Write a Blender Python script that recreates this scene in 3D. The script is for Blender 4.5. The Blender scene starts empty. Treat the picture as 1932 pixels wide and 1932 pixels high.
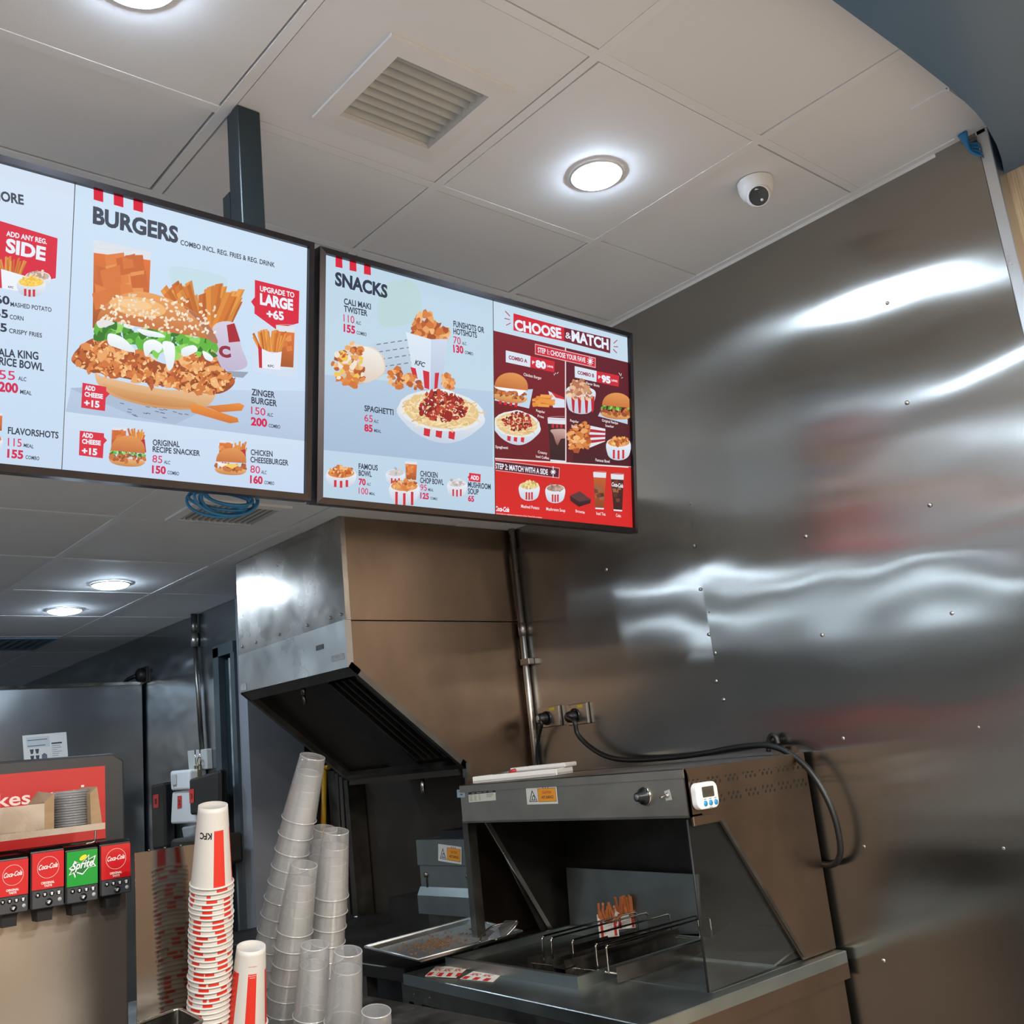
import bpy, bmesh, math, random
from mathutils import Vector, Matrix
random.seed(7)
SC = bpy.context.scene
COL = SC.collection
PI = math.pi

# ---------------------------------------------------------------- camera
CAM = Vector((0, 0, 1.5))
RT = Vector((0.75795032, -0.64428103, -0.10204545))
UP = Vector((-0.07682994, -0.24352061, 0.96684791))
FW = Vector((0.64777193, 0.72498253, 0.23407659))
FPX = 1917.336
cd = bpy.data.cameras.new('camera')
cam = bpy.data.objects.new('camera', cd)
COL.objects.link(cam)
cd.sensor_width = 36.0
cd.lens = 36.0 * FPX / 1932.0
cd.clip_start = 0.05
cam.matrix_world = Matrix(((RT.x, UP.x, -FW.x, CAM.x), (RT.y, UP.y, -FW.y, CAM.y), (RT.z, UP.z, -FW.z, CAM.z), (0, 0, 0, 1)))
SC.camera = cam

# ---------------------------------------------------------------- view, world, big lights
SC.view_settings.view_transform = 'Standard'
SC.view_settings.look = 'None'
SC.view_settings.gamma = 1.0
SC.view_settings.exposure = 0.0
SC.view_settings.use_curve_mapping = False
SC.cycles.transparent_max_bounces = 40
SC.cycles.max_bounces = 10
SC.cycles.sample_clamp_indirect = 6.0
W = bpy.data.worlds.new('world'); SC.world = W
W.use_nodes = True
W.node_tree.nodes['Background'].inputs[0].default_value = (0.9, 0.8, 0.7, 1)
W.node_tree.nodes['Background'].inputs[1].default_value = 0.05
LAMP = 160.0          # radiance of a kitchen downlight
DINING = 118.0        # watts of each warm dining room ceiling lamp

def area(name, loc, size, power, colour, rot=(0, 0, 0)):
    l = bpy.data.lights.new(name, 'AREA'); l.shape = 'DISK'; l.size = size; l.energy = power; l.color = colour
    o = bpy.data.objects.new(name, l); COL.objects.link(o); o.location = loc; o.rotation_euler = rot
    return o
for i, (x, y) in enumerate(((-2.2, -0.6), (-0.4, -0.9), (1.4, -0.7), (-2.2, -2.6), (-0.4, -2.9), (1.4, -2.7))):
    area('dining_lamp', (x, y, 2.85), 0.3, DINING, (1.0, 0.93, 0.84) if i in (1, 2) else (1.0, 0.98, 0.95))

# ---------------------------------------------------------------- helpers
def ray(q):
    return RT * ((q[0] - 966) / FPX) - UP * ((q[1] - 966) / FPX) + FW
def atX(q, X): d = ray(q); return CAM + d * (X / d.x)
def atY(q, Y): d = ray(q); return CAM + d * (Y / d.y)
def atZ(q, Z): d = ray(q); return CAM + d * ((Z - CAM.z) / d.z)
def atD(q, D): return CAM + ray(q) * D
def lin(c):
    o = []
    for v in c[:3]:
        v = v / 255.0
        o.append(v / 12.92 if v <= 0.04045 else ((v + 0.055) / 1.055) ** 2.4)
    return (o[0], o[1], o[2], 1.0)

def tag(o, label=None, cat=None, group=None, kind=None):
    if label: o['label'] = label
    if cat: o['category'] = cat
    if group: o['group'] = group
    if kind: o['kind'] = kind
    return o
def world_loc(o):
    v = Vector(o.location)
    while o.parent:
        o = o.parent; v += o.location
    return v
def thing(name, label, cat, loc=(0, 0, 0), group=None):
    o = bpy.data.objects.new(name, None); COL.objects.link(o)
    o.location = loc; o.empty_display_size = 0.05
    return tag(o, label, cat, group)
def copy_tree(o, parent=None):
    c = o.copy(); COL.objects.link(c)
    if parent: c.parent = parent
    for ch in list(o.children): copy_tree(ch, c)
    return c

class MB:
    """collects shapes in world coordinates and links them as one mesh object"""
    def __init__(s): s.bm = bmesh.new(); s.m = 0
    def face(s, pts, m=None):
        f = s.bm.faces.new([s.bm.verts.new(Vector(p)) for p in pts])
        f.material_index = s.m if m is None else m
        return f
    def box(s, a, b, m=None):
        x0, y0, z0 = [min(a[i], b[i]) for i in range(3)]; x1, y1, z1 = [max(a[i], b[i]) for i in range(3)]
        return s.prism([(x0, y0), (x1, y0), (x1, y1), (x0, y1)], z0, z1, m)
    def hexa(s, bot, top, m=None):
        vb = [s.bm.verts.new(Vector(p)) for p in bot]; vt = [s.bm.verts.new(Vector(p)) for p in top]
        n = len(vb); fs = []
        fs.append(s.bm.faces.new(vb[::-1])); fs.append(s.bm.faces.new(vt))
        for i in range(n): fs.append(s.bm.faces.new([vb[i], vb[(i + 1) % n], vt[(i + 1) % n], vt[i]]))
        for f in fs: f.material_index = s.m if m is None else m
        return fs
    def prism(s, poly, lo, hi, m=None, axis='z'):
        def mk(p, h):
            if axis == 'z': return (p[0], p[1], h)
            if axis == 'y': return (p[0], h, p[1])
            return (h, p[0], p[1])
        return s.hexa([mk(p, lo) for p in poly], [mk(p, hi) for p in poly], m)
    def slab(s, pts, n, t, m=None):
        """a flat polygon given thickness t along n"""
        n = Vector(n).normalized() * t
        return s.hexa([Vector(p) for p in pts], [Vector(p) + n for p in pts], m)
    def tube(s, pts, r, seg=8, m=None, cap=True, smooth=True):
        pts = [Vector(p) for p in pts]; rings = []; ref = None
        for i, p in enumerate(pts):
            t = (pts[min(i + 1, len(pts) - 1)] - pts[max(i - 1, 0)]).normalized()
            if ref is None:
                ref = Vector((0, 0, 1)) if abs(t.z) < 0.9 else Vector((1, 0, 0))
            a = (ref - t * ref.dot(t)).normalized(); b = t.cross(a); ref = a
            rr = r[i] if isinstance(r, (list, tuple)) else r
            rings.append([s.bm.verts.new(p + a * (rr * math.cos(2 * PI * k / seg)) + b * (rr * math.sin(2 * PI * k / seg))) for k in range(seg)])
        for i in range(len(rings) - 1):
            for k in range(seg):
                f = s.bm.faces.new([rings[i][k], rings[i][(k + 1) % seg], rings[i + 1][(k + 1) % seg], rings[i + 1][k]])
                f.material_index = s.m if m is None else m; f.smooth = smooth
        if cap:
            for rg in (rings[0][::-1], rings[-1]):
                f = s.bm.faces.new(rg); f.material_index = s.m if m is None else m
    def lathe(s, prof, c=(0, 0, 0), axis=(0, 0, 1), seg=32, m=None, closed=False, matf=None, smooth=True):
        """prof = [(radius, height)] turned about axis through c"""
        c = Vector(c); n = Vector(axis).normalized()
        a = Vector((1, 0, 0)) if abs(n.x) < 0.9 else Vector((0, 1, 0))
        a = (a - n * a.dot(n)).normalized(); b = n.cross(a); rings = []
        for (r, h) in prof:
            if r < 1e-6: rings.append([s.bm.verts.new(c + n * h)])
            else: rings.append([s.bm.verts.new(c + n * h + a * (r * math.cos(2 * PI * k / seg)) + b * (r * math.sin(2 * PI * k / seg))) for k in range(seg)])
        for i in range(len(rings) - 1):
            A, B = rings[i], rings[i + 1]
            for k in range(seg):
                k2 = (k + 1) % seg
                if len(A) == 1 and len(B) == 1: continue
                if len(A) == 1: vs = [A[0], B[k2], B[k]]
                elif len(B) == 1: vs = [A[k], A[k2], B[0]]
                else: vs = [A[k], A[k2], B[k2], B[k]]
                f = s.bm.faces.new(vs); f.smooth = smooth
                f.material_index = (matf(i, k) if matf else (s.m if m is None else m))
    def bevel(s, w, seg=2):
        bmesh.ops.recalc_face_normals(s.bm, faces=s.bm.faces)
        es = [e for e in s.bm.edges if len(e.link_faces) == 2 and e.calc_face_angle(0) > 0.5]
        bmesh.ops.bevel(s.bm, geom=es, offset=w, segments=seg, profile=0.5, affect='EDGES')
        return s
    def build(s, name, mats, parent=None, recalc=True):
        if recalc: bmesh.ops.recalc_face_normals(s.bm, faces=s.bm.faces)
        me = bpy.data.meshes.new(name)
        if parent: s.bm.transform(Matrix.Translation(-world_loc(parent)))
        s.bm.to_mesh(me); s.bm.free()
        for m in (mats if isinstance(mats, (list, tuple)) else [mats]): me.materials.append(m)
        o = bpy.data.objects.new(name, me); COL.objects.link(o)
        if parent: o.parent = parent
        return o
def spline(pts, n=8):
    """smooth curve through points (Catmull-Rom)"""
    P = [Vector(p) for p in pts]; P = [P[0] * 2 - P[1]] + P + [P[-1] * 2 - P[-2]]; out = []
    for i in range(1, len(P) - 2):
        for k in range(n):
            t = k / n; a, b, c, d = P[i - 1], P[i], P[i + 1], P[i + 2]
            out.append(0.5 * ((2 * b) + (c - a) * t + (2 * a - 5 * b + 4 * c - d) * t * t + (3 * b - a - 3 * c + d) * t ** 3))
    out.append(P[-2]); return out

# ---------------------------------------------------------------- materials
def mat(name, col, rough=0.5, metal=0.0, spec=None, noise=None, bump=None, emit=None, aniso=0.0, coat=0.0, alpha=None, smudge=None, tangent=None, wave=None):
    """procedural principled material; col in 0-255 sRGB"""
    m = bpy.data.materials.new(name); m.use_nodes = True
    nt = m.node_tree; N = nt.nodes; L = nt.links; b = N['Principled BSDF']
    c = lin(col)
    b.inputs['Base Color'].default_value = c; b.inputs['Roughness'].default_value = rough; b.inputs['Metallic'].default_value = metal
    if spec is not None: b.inputs['Specular IOR Level'].default_value = spec
    if coat: b.inputs['Coat Weight'].default_value = coat
    tc = N.new('ShaderNodeTexCoord')
    def nz(scale, detail=3.0, stretch=(1, 1, 1), rgh=0.5):
        mp = N.new('ShaderNodeMapping'); mp.inputs['Scale'].default_value = stretch
        L.new(tc.outputs['Object'], mp.inputs['Vector'])
        t = N.new('ShaderNodeTexNoise'); t.inputs['Scale'].default_value = scale; t.inputs['Detail'].default_value = detail; t.inputs['Roughness'].default_value = rgh
        L.new(mp.outputs[0], t.inputs['Vector']); return t.outputs['Fac']
    def rng(src, a, b2, c2, d):
        r = N.new('ShaderNodeMapRange'); r.inputs[1].default_value = a; r.inputs[2].default_value = b2; r.inputs[3].default_value = c2; r.inputs[4].default_value = d
        L.new(src, r.inputs[0]); return r.outputs[0]
    if noise:      # (scale, amount, stretch)
        f = nz(noise[0], 4.0, noise[2] if len(noise) > 2 else (1, 1, 1))
        mx = N.new('ShaderNodeMix'); mx.data_type = 'RGBA'; mx.blend_type = 'MULTIPLY'; mx.inputs[0].default_value = 1.0
        mx.inputs[6].default_value = c
        g = N.new('ShaderNodeCombineColor'); v = rng(f, 0.3, 0.7, 1 - noise[1], 1.0)
        for k in range(3): L.new(v, g.inputs[k])
        L.new(g.outputs[0], mx.inputs[7]); L.new(mx.outputs[2], b.inputs['Base Color'])
        last = mx
    if smudge:     # (scale, rough low, rough high)
        f = nz(smudge[0], 5.0, smudge[3] if len(smudge) > 3 else (1, 1, 1), 0.6)
        L.new(rng(f, 0.35, 0.7, smudge[1], smudge[2]), b.inputs['Roughness'])
    prev = None
    for bp in (bump or []):   # [(scale, strength, distance, stretch)]
        f = nz(bp[0], 2.0, bp[3] if len(bp) > 3 else (1, 1, 1))
        n = N.new('ShaderNodeBump'); n.inputs['Strength'].default_value = bp[1]; n.inputs['Distance'].default_value = bp[2]
        L.new(f, n.inputs['Height'])
        if prev: L.new(prev, n.inputs['Normal'])
        prev = n.outputs[0]
    if prev: L.new(prev, b.inputs['Normal'])
    if aniso:
        b.inputs['Anisotropic'].default_value = aniso
        cx = N.new('ShaderNodeCombineXYZ')
        for k in range(3): cx.inputs[k].default_value = (tangent or (0, 0, 1))[k]
        L.new(cx.outputs[0], b.inputs['Tangent'])
    if emit:
        b.inputs['Emission Color'].default_value = lin(emit[0]); b.inputs['Emission Strength'].default_value = emit[1]
    return m
ST = (178, 172, 164)
STEEL_W = mat('wall_steel', (166, 163, 157), 0.2, 1, noise=(2.5, 0.07, (1, 1, 1)), smudge=(1.6, 0.165, 0.2), bump=[(1.1, 0.5, 0.03, (1, 0.9, 1.6))], aniso=1.0, tangent=(0, 1, 0))
STEEL_FAR = mat('far_wall_steel', (164, 170, 173), 0.26, 1, noise=(2, 0.1), smudge=(2, 0.2, 0.26), bump=[(2.6, 0.6, 0.03, (1, 0.8, 1.5))], aniso=0.5, tangent=(0, 1, 0))
STEEL_H = mat('hood_steel', (168, 160, 150), 0.3, 1, noise=(9, 0.2, (1, 1, 0.6)), smudge=(4, 0.2, 0.36), bump=[(3.0, 0.3, 0.012)])
STEEL_HW = mat('hood_side_steel', (140, 119, 102), 0.34, 1, noise=(7, 0.18, (1, 1, 0.5)), smudge=(3, 0.28, 0.42), bump=[(2.2, 0.25, 0.012)])  # hood steel tinted browner; warm dining reflection put into the base colour
STEEL = mat('brushed_steel', ST, 0.3, 1, noise=(14, 0.12), smudge=(8, 0.24, 0.4))
STEEL_F = mat('brushed_fascia_steel', (166, 158, 146), 0.48, 1, noise=(10, 0.14), smudge=(6, 0.44, 0.56))
STEEL_T = mat('worktop_steel', (158, 164, 160), 0.4, 1, noise=(8, 0.16), smudge=(5, 0.34, 0.46))
STEEL_SH = mat('polished_steel', (196, 188, 178), 0.12, 1, noise=(10, 0.12), smudge=(6, 0.08, 0.2))
STEEL_MID = mat('worn_steel', (120, 116, 110), 0.36, 1, noise=(16, 0.25), smudge=(8, 0.28, 0.5))
STEEL_DK = mat('dark_steel', (72, 68, 64), 0.42, 0.9, noise=(8, 0.3), smudge=(5, 0.36, 0.55))
SOOT = mat('sooty_steel', (64, 56, 48), 0.5, 0.6, noise=(6, 0.3))
FRAME = mat('bezel_metal', (62, 58, 60), 0.32, 0.9, noise=(20, 0.15))
BLACK = mat('black_plastic', (16, 16, 17), 0.32, noise=(30, 0.2))
BLACKM = mat('black_matte', (13, 13, 14), 0.6, noise=(30, 0.2))
RUBBER = mat('black_rubber', (14, 14, 14), 0.45, noise=(40, 0.2))
DKGREY = mat('dark_grey_plastic', (58, 60, 64), 0.4, noise=(60, 0.12))
WHITE = mat('white_plastic', (228, 226, 222), 0.35, noise=(12, 0.05))
TILE = mat('ceiling_tile', (226, 226, 226), 0.75, noise=(1.4, 0.06), bump=[(220, 0.08, 0.002)])
TBAR = mat('ceiling_bar', (228, 228, 228), 0.5, noise=(3, 0.05))
GAP = mat('ceiling_gap', (40, 38, 36), 0.9, noise=(10, 0.2))
BLUEP = mat('slate_blue_paint', (84, 110, 134), 0.3, noise=(2, 0.06))
POSTM = mat('teal_black_paint', (24, 38, 42), 0.4, noise=(12, 0.15))
GREYP = mat('grey_paint', (124, 126, 130), 0.5, noise=(2, 0.08))
FRAMEG = mat('door_frame_paint', (58, 68, 72), 0.4, noise=(9, 0.25))
PAPER = mat('paper_white', (232, 226, 216), 0.55, noise=(6, 0.03))
CUPW = mat('cup_white', (192, 187, 180), 0.42, noise=(6, 0.03))
CUPR = mat('cup_red', (196, 40, 24), 0.42, noise=(6, 0.04))
CARD = mat('cardboard', (168, 140, 108), 0.8, noise=(20, 0.15, (1, 1, 4)))
YELLOW = mat('yellow_paint', (214, 158, 22), 0.45, noise=(8, 0.15))
BLUEC = mat('blue_cable', (44, 124, 176), 0.45, noise=(20, 0.15))
ORANGE = mat('orange_trim', (196, 128, 54), 0.5, noise=(10, 0.1))
BRASS = mat('key_metal', (150, 132, 92), 0.35, 1, noise=(20, 0.1))
FRY = mat('fried_potato', (184, 100, 44), 0.5, noise=(60, 0.35))
CRUMB = mat('fry_crumbs', (120, 82, 48), 0.7, noise=(60, 0.5))
BTN = mat('blue_button', (42, 140, 190), 0.4, noise=(30, 0.08))
LCD = mat('lcd_grey', (74, 70, 60), 0.25, noise=(30, 0.1))
STICK_R = mat('red_sticker', (208, 60, 52), 0.5, noise=(30, 0.1))
LENSB = mat('lens_black', (12, 22, 28), 0.08, noise=(9, 0.1))
FLOORM = mat('floor_tile', (126, 124, 122), 0.4, noise=(3, 0.2))
PLASTER = mat('dining_plaster', (122, 104, 88), 0.7, noise=(2, 0.1))
LAMPM = mat('lamp_diffuser', (245, 248, 250), 0.4, emit=((210, 232, 255), LAMP), noise=(4, 0.01))
REDLIT = mat('lit_red_panel', (120, 16, 16), 0.3, emit=((200, 44, 44), 0.62), noise=(4, 0.03))

def oak():
    m = mat('oak_panel', (196, 164, 126), 0.5)
    nt = m.node_tree; N = nt.nodes; L = nt.links
    tc = N.new('ShaderNodeTexCoord'); mp = N.new('ShaderNodeMapping'); mp.inputs['Scale'].default_value = (1, 60, 2.0)
    t = N.new('ShaderNodeTexNoise'); t.inputs['Scale'].default_value = 3; t.inputs['Detail'].default_value = 6
    r = N.new('ShaderNodeValToRGB'); r.color_ramp.elements[0].color = lin((196, 166, 132)); r.color_ramp.elements[1].color = lin((228, 204, 172))
    r.color_ramp.elements[0].position = 0.35; r.color_ramp.elements[1].position = 0.65
    L.new(tc.outputs['Object'], mp.inputs[0]); L.new(mp.outputs[0], t.inputs['Vector']); L.new(t.outputs['Fac'], r.inputs[0]); L.new(r.outputs[0], N['Principled BSDF'].inputs['Base Color'])
    return m
OAK = oak()
def thin(name, col, opacity, rough=0.25, glossy=0.12, fres=0.5):
    """thin clear sheet: mostly see-through, a bit cloudy, a bit shiny"""
    m = bpy.data.materials.new(name); m.use_nodes = True; nt = m.node_tree; N = nt.nodes; L = nt.links
    N.remove(N['Principled BSDF']); out = N['Material Output']
    tr = N.new('ShaderNodeBsdfTransparent'); tr.inputs[0].default_value = (1, 1, 1, 1)
    df = N.new('ShaderNodeBsdfDiffuse'); df.inputs[0].default_value = lin(col)
    tl = N.new('ShaderNodeBsdfTranslucent'); tl.inputs[0].default_value = lin(col)
    gl = N.new('ShaderNodeBsdfGlossy'); gl.inputs['Roughness'].default_value = rough
    a = N.new('ShaderNodeMixShader'); a.inputs[0].default_value = 0.5; L.new(df.outputs[0], a.inputs[1]); L.new(tl.outputs[0], a.inputs[2])
    b = N.new('ShaderNodeMixShader'); L.new(tr.outputs[0], b.inputs[1]); L.new(a.outputs[0], b.inputs[2])
    tc = N.new('ShaderNodeTexCoord'); nz = N.new('ShaderNodeTexNoise'); nz.inputs['Scale'].default_value = 25; L.new(tc.outputs['Object'], nz.inputs['Vector'])
    mr = N.new('ShaderNodeMapRange'); mr.inputs[3].default_value = opacity * 0.85; mr.inputs[4].default_value = opacity * 1.15; L.new(nz.outputs['Fac'], mr.inputs[0]); L.new(mr.outputs[0], b.inputs[0])
    lw = N.new('ShaderNodeLayerWeight'); lw.inputs[0].default_value = 0.25
    m2 = N.new('ShaderNodeMath'); m2.operation = 'MULTIPLY_ADD'; m2.inputs[1].default_value = fres; m2.inputs[2].default_value = glossy * 0.5; L.new(lw.outputs['Fresnel'], m2.inputs[0])
    c = N.new('ShaderNodeMixShader'); L.new(m2.outputs[0], c.inputs[0]); L.new(b.outputs[0], c.inputs[1]); L.new(gl.outputs[0], c.inputs[2])
    L.new(c.outputs[0], out.inputs[0]); return m
CLEAR = thin('clear_plastic', (236, 236, 234), 0.2, 0.16, 0.16)
CLEARRIM = thin('clear_plastic_rim', (226, 226, 226), 0.5, 0.2, 0.2)
LIDM = thin('lid_plastic', (226, 228, 232), 0.45, 0.15, 0.25)
GLASS = thin('side_glass', (120, 126, 116), 0.02, 0.02, 0.01, 0.12)
def vcol(name, emissive):
    m = bpy.data.materials.new(name); m.use_nodes = True; nt = m.node_tree; N = nt.nodes; L = nt.links; b = N['Principled BSDF']
    a = N.new('ShaderNodeVertexColor'); a.layer_name = 'ink'
    if emissive:
        b.inputs['Base Color'].default_value = (0.01, 0.01, 0.01, 1); b.inputs['Roughness'].default_value = 0.5; b.inputs['Specular IOR Level'].default_value = 0.1
        L.new(a.outputs[0], b.inputs['Emission Color']); b.inputs['Emission Strength'].default_value = 1.0
    else:
        L.new(a.outputs[0], b.inputs['Base Color']); b.inputs['Roughness'].default_value = 0.5
    return m
SCREEN = vcol('screen_light', True)
PRINT = vcol('printed_ink', False)

# ---------------------------------------------------------------- flat artwork: printing and screen pictures
_txt = {}
def text_mesh(s, bold, shear):
    k = (s, bold, shear)
    if k not in _txt:
        cu = bpy.data.curves.new('text', 'FONT'); cu.body = s; cu.size = 1.0; cu.offset = bold; cu.shear = shear; cu.resolution_u = 3; cu.fill_mode = 'FRONT'
        o = bpy.data.objects.new('text', cu); COL.objects.link(o); bpy.context.view_layer.update()
        e = o.evaluated_get(bpy.context.evaluated_depsgraph_get()); me = e.to_mesh()
        vs = [(v.co.x, v.co.y) for v in me.vertices]; fs = [tuple(f.vertices) for f in me.polygons]
        e.to_mesh_clear(); bpy.data.objects.remove(o); bpy.data.curves.remove(cu)
        _txt[k] = (vs, fs)
    return _txt[k]
CAPH = 0.73
class Art:
    """shapes drawn on a flat surface of the place; corners may be read off the photograph through a zoom z=(x0,y0,scale)"""
    def __init__(s, origin, U, V, z=(0, 0, 1), step=2e-6, lift=0.0004):
        s.o = Vector(origin); s.U = Vector(U).normalized(); s.V = Vector(V).normalized(); s.N = s.U.cross(s.V)
        s.z = z; s.v = []; s.f = []; s.c = []; s.h = lift; s.step = step; s.box = None
    def uv(s, q):
        d = ray((s.z[0] + q[0] / s.z[2], s.z[1] + q[1] / s.z[2]))
        t = (s.o - CAM).dot(s.N) / d.dot(s.N); p = CAM + d * t - s.o
        return (p.dot(s.U), p.dot(s.V))
    def raw(s, uvs, faces, cols):
        b = len(s.v); s.h += s.step
        if s.box:
            x0, y0, x1, y1 = s.box
            uvs = [(min(max(u, x0), x1), min(max(v, y0), y1)) for u, v in uvs]
        for u, v in uvs: s.v.append(s.o + s.U * u + s.V * v + s.N * s.h)
        for f in faces: s.f.append([b + i for i in f])
        s.c += cols
    def puv(s, uvs, col, col2=None):
        """polygon in surface metres, colour or vertical blend col (top) to col2 (bottom)"""
        if col2 is None: cs = [lin(col)] * len(uvs)
        else:
            a = min(v for u, v in uvs); b = max(v for u, v in uvs); A, B = lin(col), lin(col2)
            cs = [tuple(A[k] * t + B[k] * (1 - t) for k in range(4)) for t in [(v - a) / max(b - a, 1e-9) for u, v in uvs]]
        s.raw(uvs, [tuple(range(len(uvs)))], cs)
    def poly(s, pts, col, col2=None): s.puv([s.uv(p) for p in pts], col, col2)
    def sm(s, pts, col, col2=None, n=6):
        P = [Vector((p[0], p[1], 0)) for p in pts]; out = []
        for i in range(len(P)):
            a, b, c, d = P[i - 1], P[i], P[(i + 1) % len(P)], P[(i + 2) % len(P)]
            for k in range(n):
                t = k / n; q = 0.5 * ((2 * b) + (c - a) * t + (2 * a - 5 * b + 4 * c - d) * t * t + (3 * b - a - 3 * c + d) * t ** 3); out.append((q.x, q.y))
        s.poly(out, col, col2)
    def ell(s, c, rx, ry, col, rot=0.0, col2=None, n=20, jit=0.0):
        pts = []
        for k in range(n):
            t = 2 * PI * k / n; j = 1 + random.uniform(-jit, jit)
            x, y = rx * math.cos(t) * j, ry * math.sin(t) * j
            pts.append((c[0] + x * math.cos(rot) - y * math.sin(rot), c[1] + x * math.sin(rot) + y * math.cos(rot)))
        s.poly(pts, col, col2)
    def line(s, pts, w, col):
        for a, b in zip(pts[:-1], pts[1:]):
            d = math.hypot(b[0] - a[0], b[1] - a[1]) or 1; nx, ny = -(b[1] - a[1]) / d * w / 2, (b[0] - a[0]) / d * w / 2
            s.poly([(a[0] + nx, a[1] + ny), (b[0] + nx, b[1] + ny), (b[0] - nx, b[1] - ny), (a[0] - nx, a[1] - ny)], col)
    def ring(s, c, rx, ry, w, col, n=32):
        P = [(c[0] + rx * math.cos(2 * PI * k / n), c[1] + ry * math.sin(2 * PI * k / n)) for k in range(n + 1)]
        s.line(P, w, col)
    def text(s, t, p0, p1, h, col, bold=0.012, shear=0.0):
        """baseline from p0 to p1, capitals h tall"""
        vs, fs = text_mesh(t, bold + 0.012, shear)
        x0 = min(v[0] for v in vs); x1 = max(v[0] for v in vs)
        a = Vector(s.uv(p0)); b = Vector(s.uv(p1)); e = (b - a) / (x1 - x0)
        up = Vector(s.uv((p0[0], p0[1] - h))) - a; H = up.length / CAPH
        n = Vector((-e.y, e.x)).normalized() * H
        s.raw([tuple(a + e * (x - x0) + n * y) for x, y in vs], fs, [lin(col)] * len(vs))
    def pile(s, poly, n, r, pal, asp=0.7, jit=0.3):
        """crumbly blobs scattered inside a polygon"""
        xs = [p[0] for p in poly]; ys = [p[1] for p in poly]; pts = []; k = 0
        while len(pts) < n and k < n * 30:
            k += 1; q = (random.uniform(min(xs), max(xs)), random.uniform(min(ys), max(ys))); c = False; j = len(poly) - 1
            for i in range(len(poly)):
                if (poly[i][1] > q[1]) != (poly[j][1] > q[1]) and q[0] < (poly[j][0] - poly[i][0]) * (q[1] - poly[i][1]) / (poly[j][1] - poly[i][1]) + poly[i][0]: c = not c
                j = i
            if c: pts.append(q)
        for q in pts:
            rr = random.uniform(r[0], r[1]); s.ell(q, rr, rr * asp, random.choice(pal), random.uniform(0, PI), n=8, jit=jit)
    def fries(s, base, n, length, w, spread, pal, tilt=0.0):
        """sticks fanning up out of a line base=(x0,y0,x1,y1)"""
        for k in range(n):
            t = random.random(); x = base[0] + (base[2] - base[0]) * t; y = base[1] + (base[3] - base[1]) * t
            a = tilt + (t - 0.5) * spread + random.uniform(-0.18, 0.18); L = length * random.uniform(0.65, 1.05); dx, dy = math.sin(a) * L, -math.cos(a) * L
            c = random.choice(pal); nx, ny = math.cos(a) * w / 2, math.sin(a) * w / 2
            s.poly([(x - nx, y - ny), (x + dx - nx, y + dy - ny), (x + dx + nx * 0.7, y + dy + ny * 0.7 - w * 0.3), (x + nx, y + ny)], c)
            s.poly([(x, y), (x + dx, y + dy), (x + dx + nx * 0.7, y + dy + ny * 0.7 - w * 0.3), (x + nx, y + ny)], tuple(int(v * 0.9) for v in c))
    def build(s, name, material, parent=None):
        me = bpy.data.meshes.new(name); off = world_loc(parent) if parent else Vector((0, 0, 0))
        me.from_pydata([v - off for v in s.v], [], s.f)
        a = me.color_attributes.new('ink', 'FLOAT_COLOR', 'POINT')
        for i, c in enumerate(s.c): a.data[i].color = c
        me.materials.append(material); o = bpy.data.objects.new(name, me); COL.objects.link(o)
        if parent: o.parent = parent
        return o

# ================================================================ the setting
WX = 2.622           # the steel wall
ZH, ZL = 2.992, 2.375  # ceilings over the counter and over the kitchen
YD = 2.42            # where the ceiling drops
def struct(name, mb, m, parent=None):
    o = mb.build(name, m, parent)
    if not parent: o['kind'] = 'structure'
    return o
b = MB(); b.box((-5, -5, -0.1), (4, 13, 0)); struct('floor', b, FLOORM)
b = MB(); b.box((-5.1, -5, 0), (-5, 13, 3.2)); struct('wall_left', b, mat('kitchen_tile', (190, 196, 198), 0.4, noise=(2, 0.1)))
b = MB(); b.box((-5, 12.6, 0), (4, 12.7, 3.2)); struct('wall_far', b, mat('kitchen_tile_far', (120, 128, 132), 0.4, noise=(2, 0.1)))
b = MB(); b.box((-5, -5.1, 0), (4, -5, 3.2)); struct('wall_back', b, PLASTER)
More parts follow.
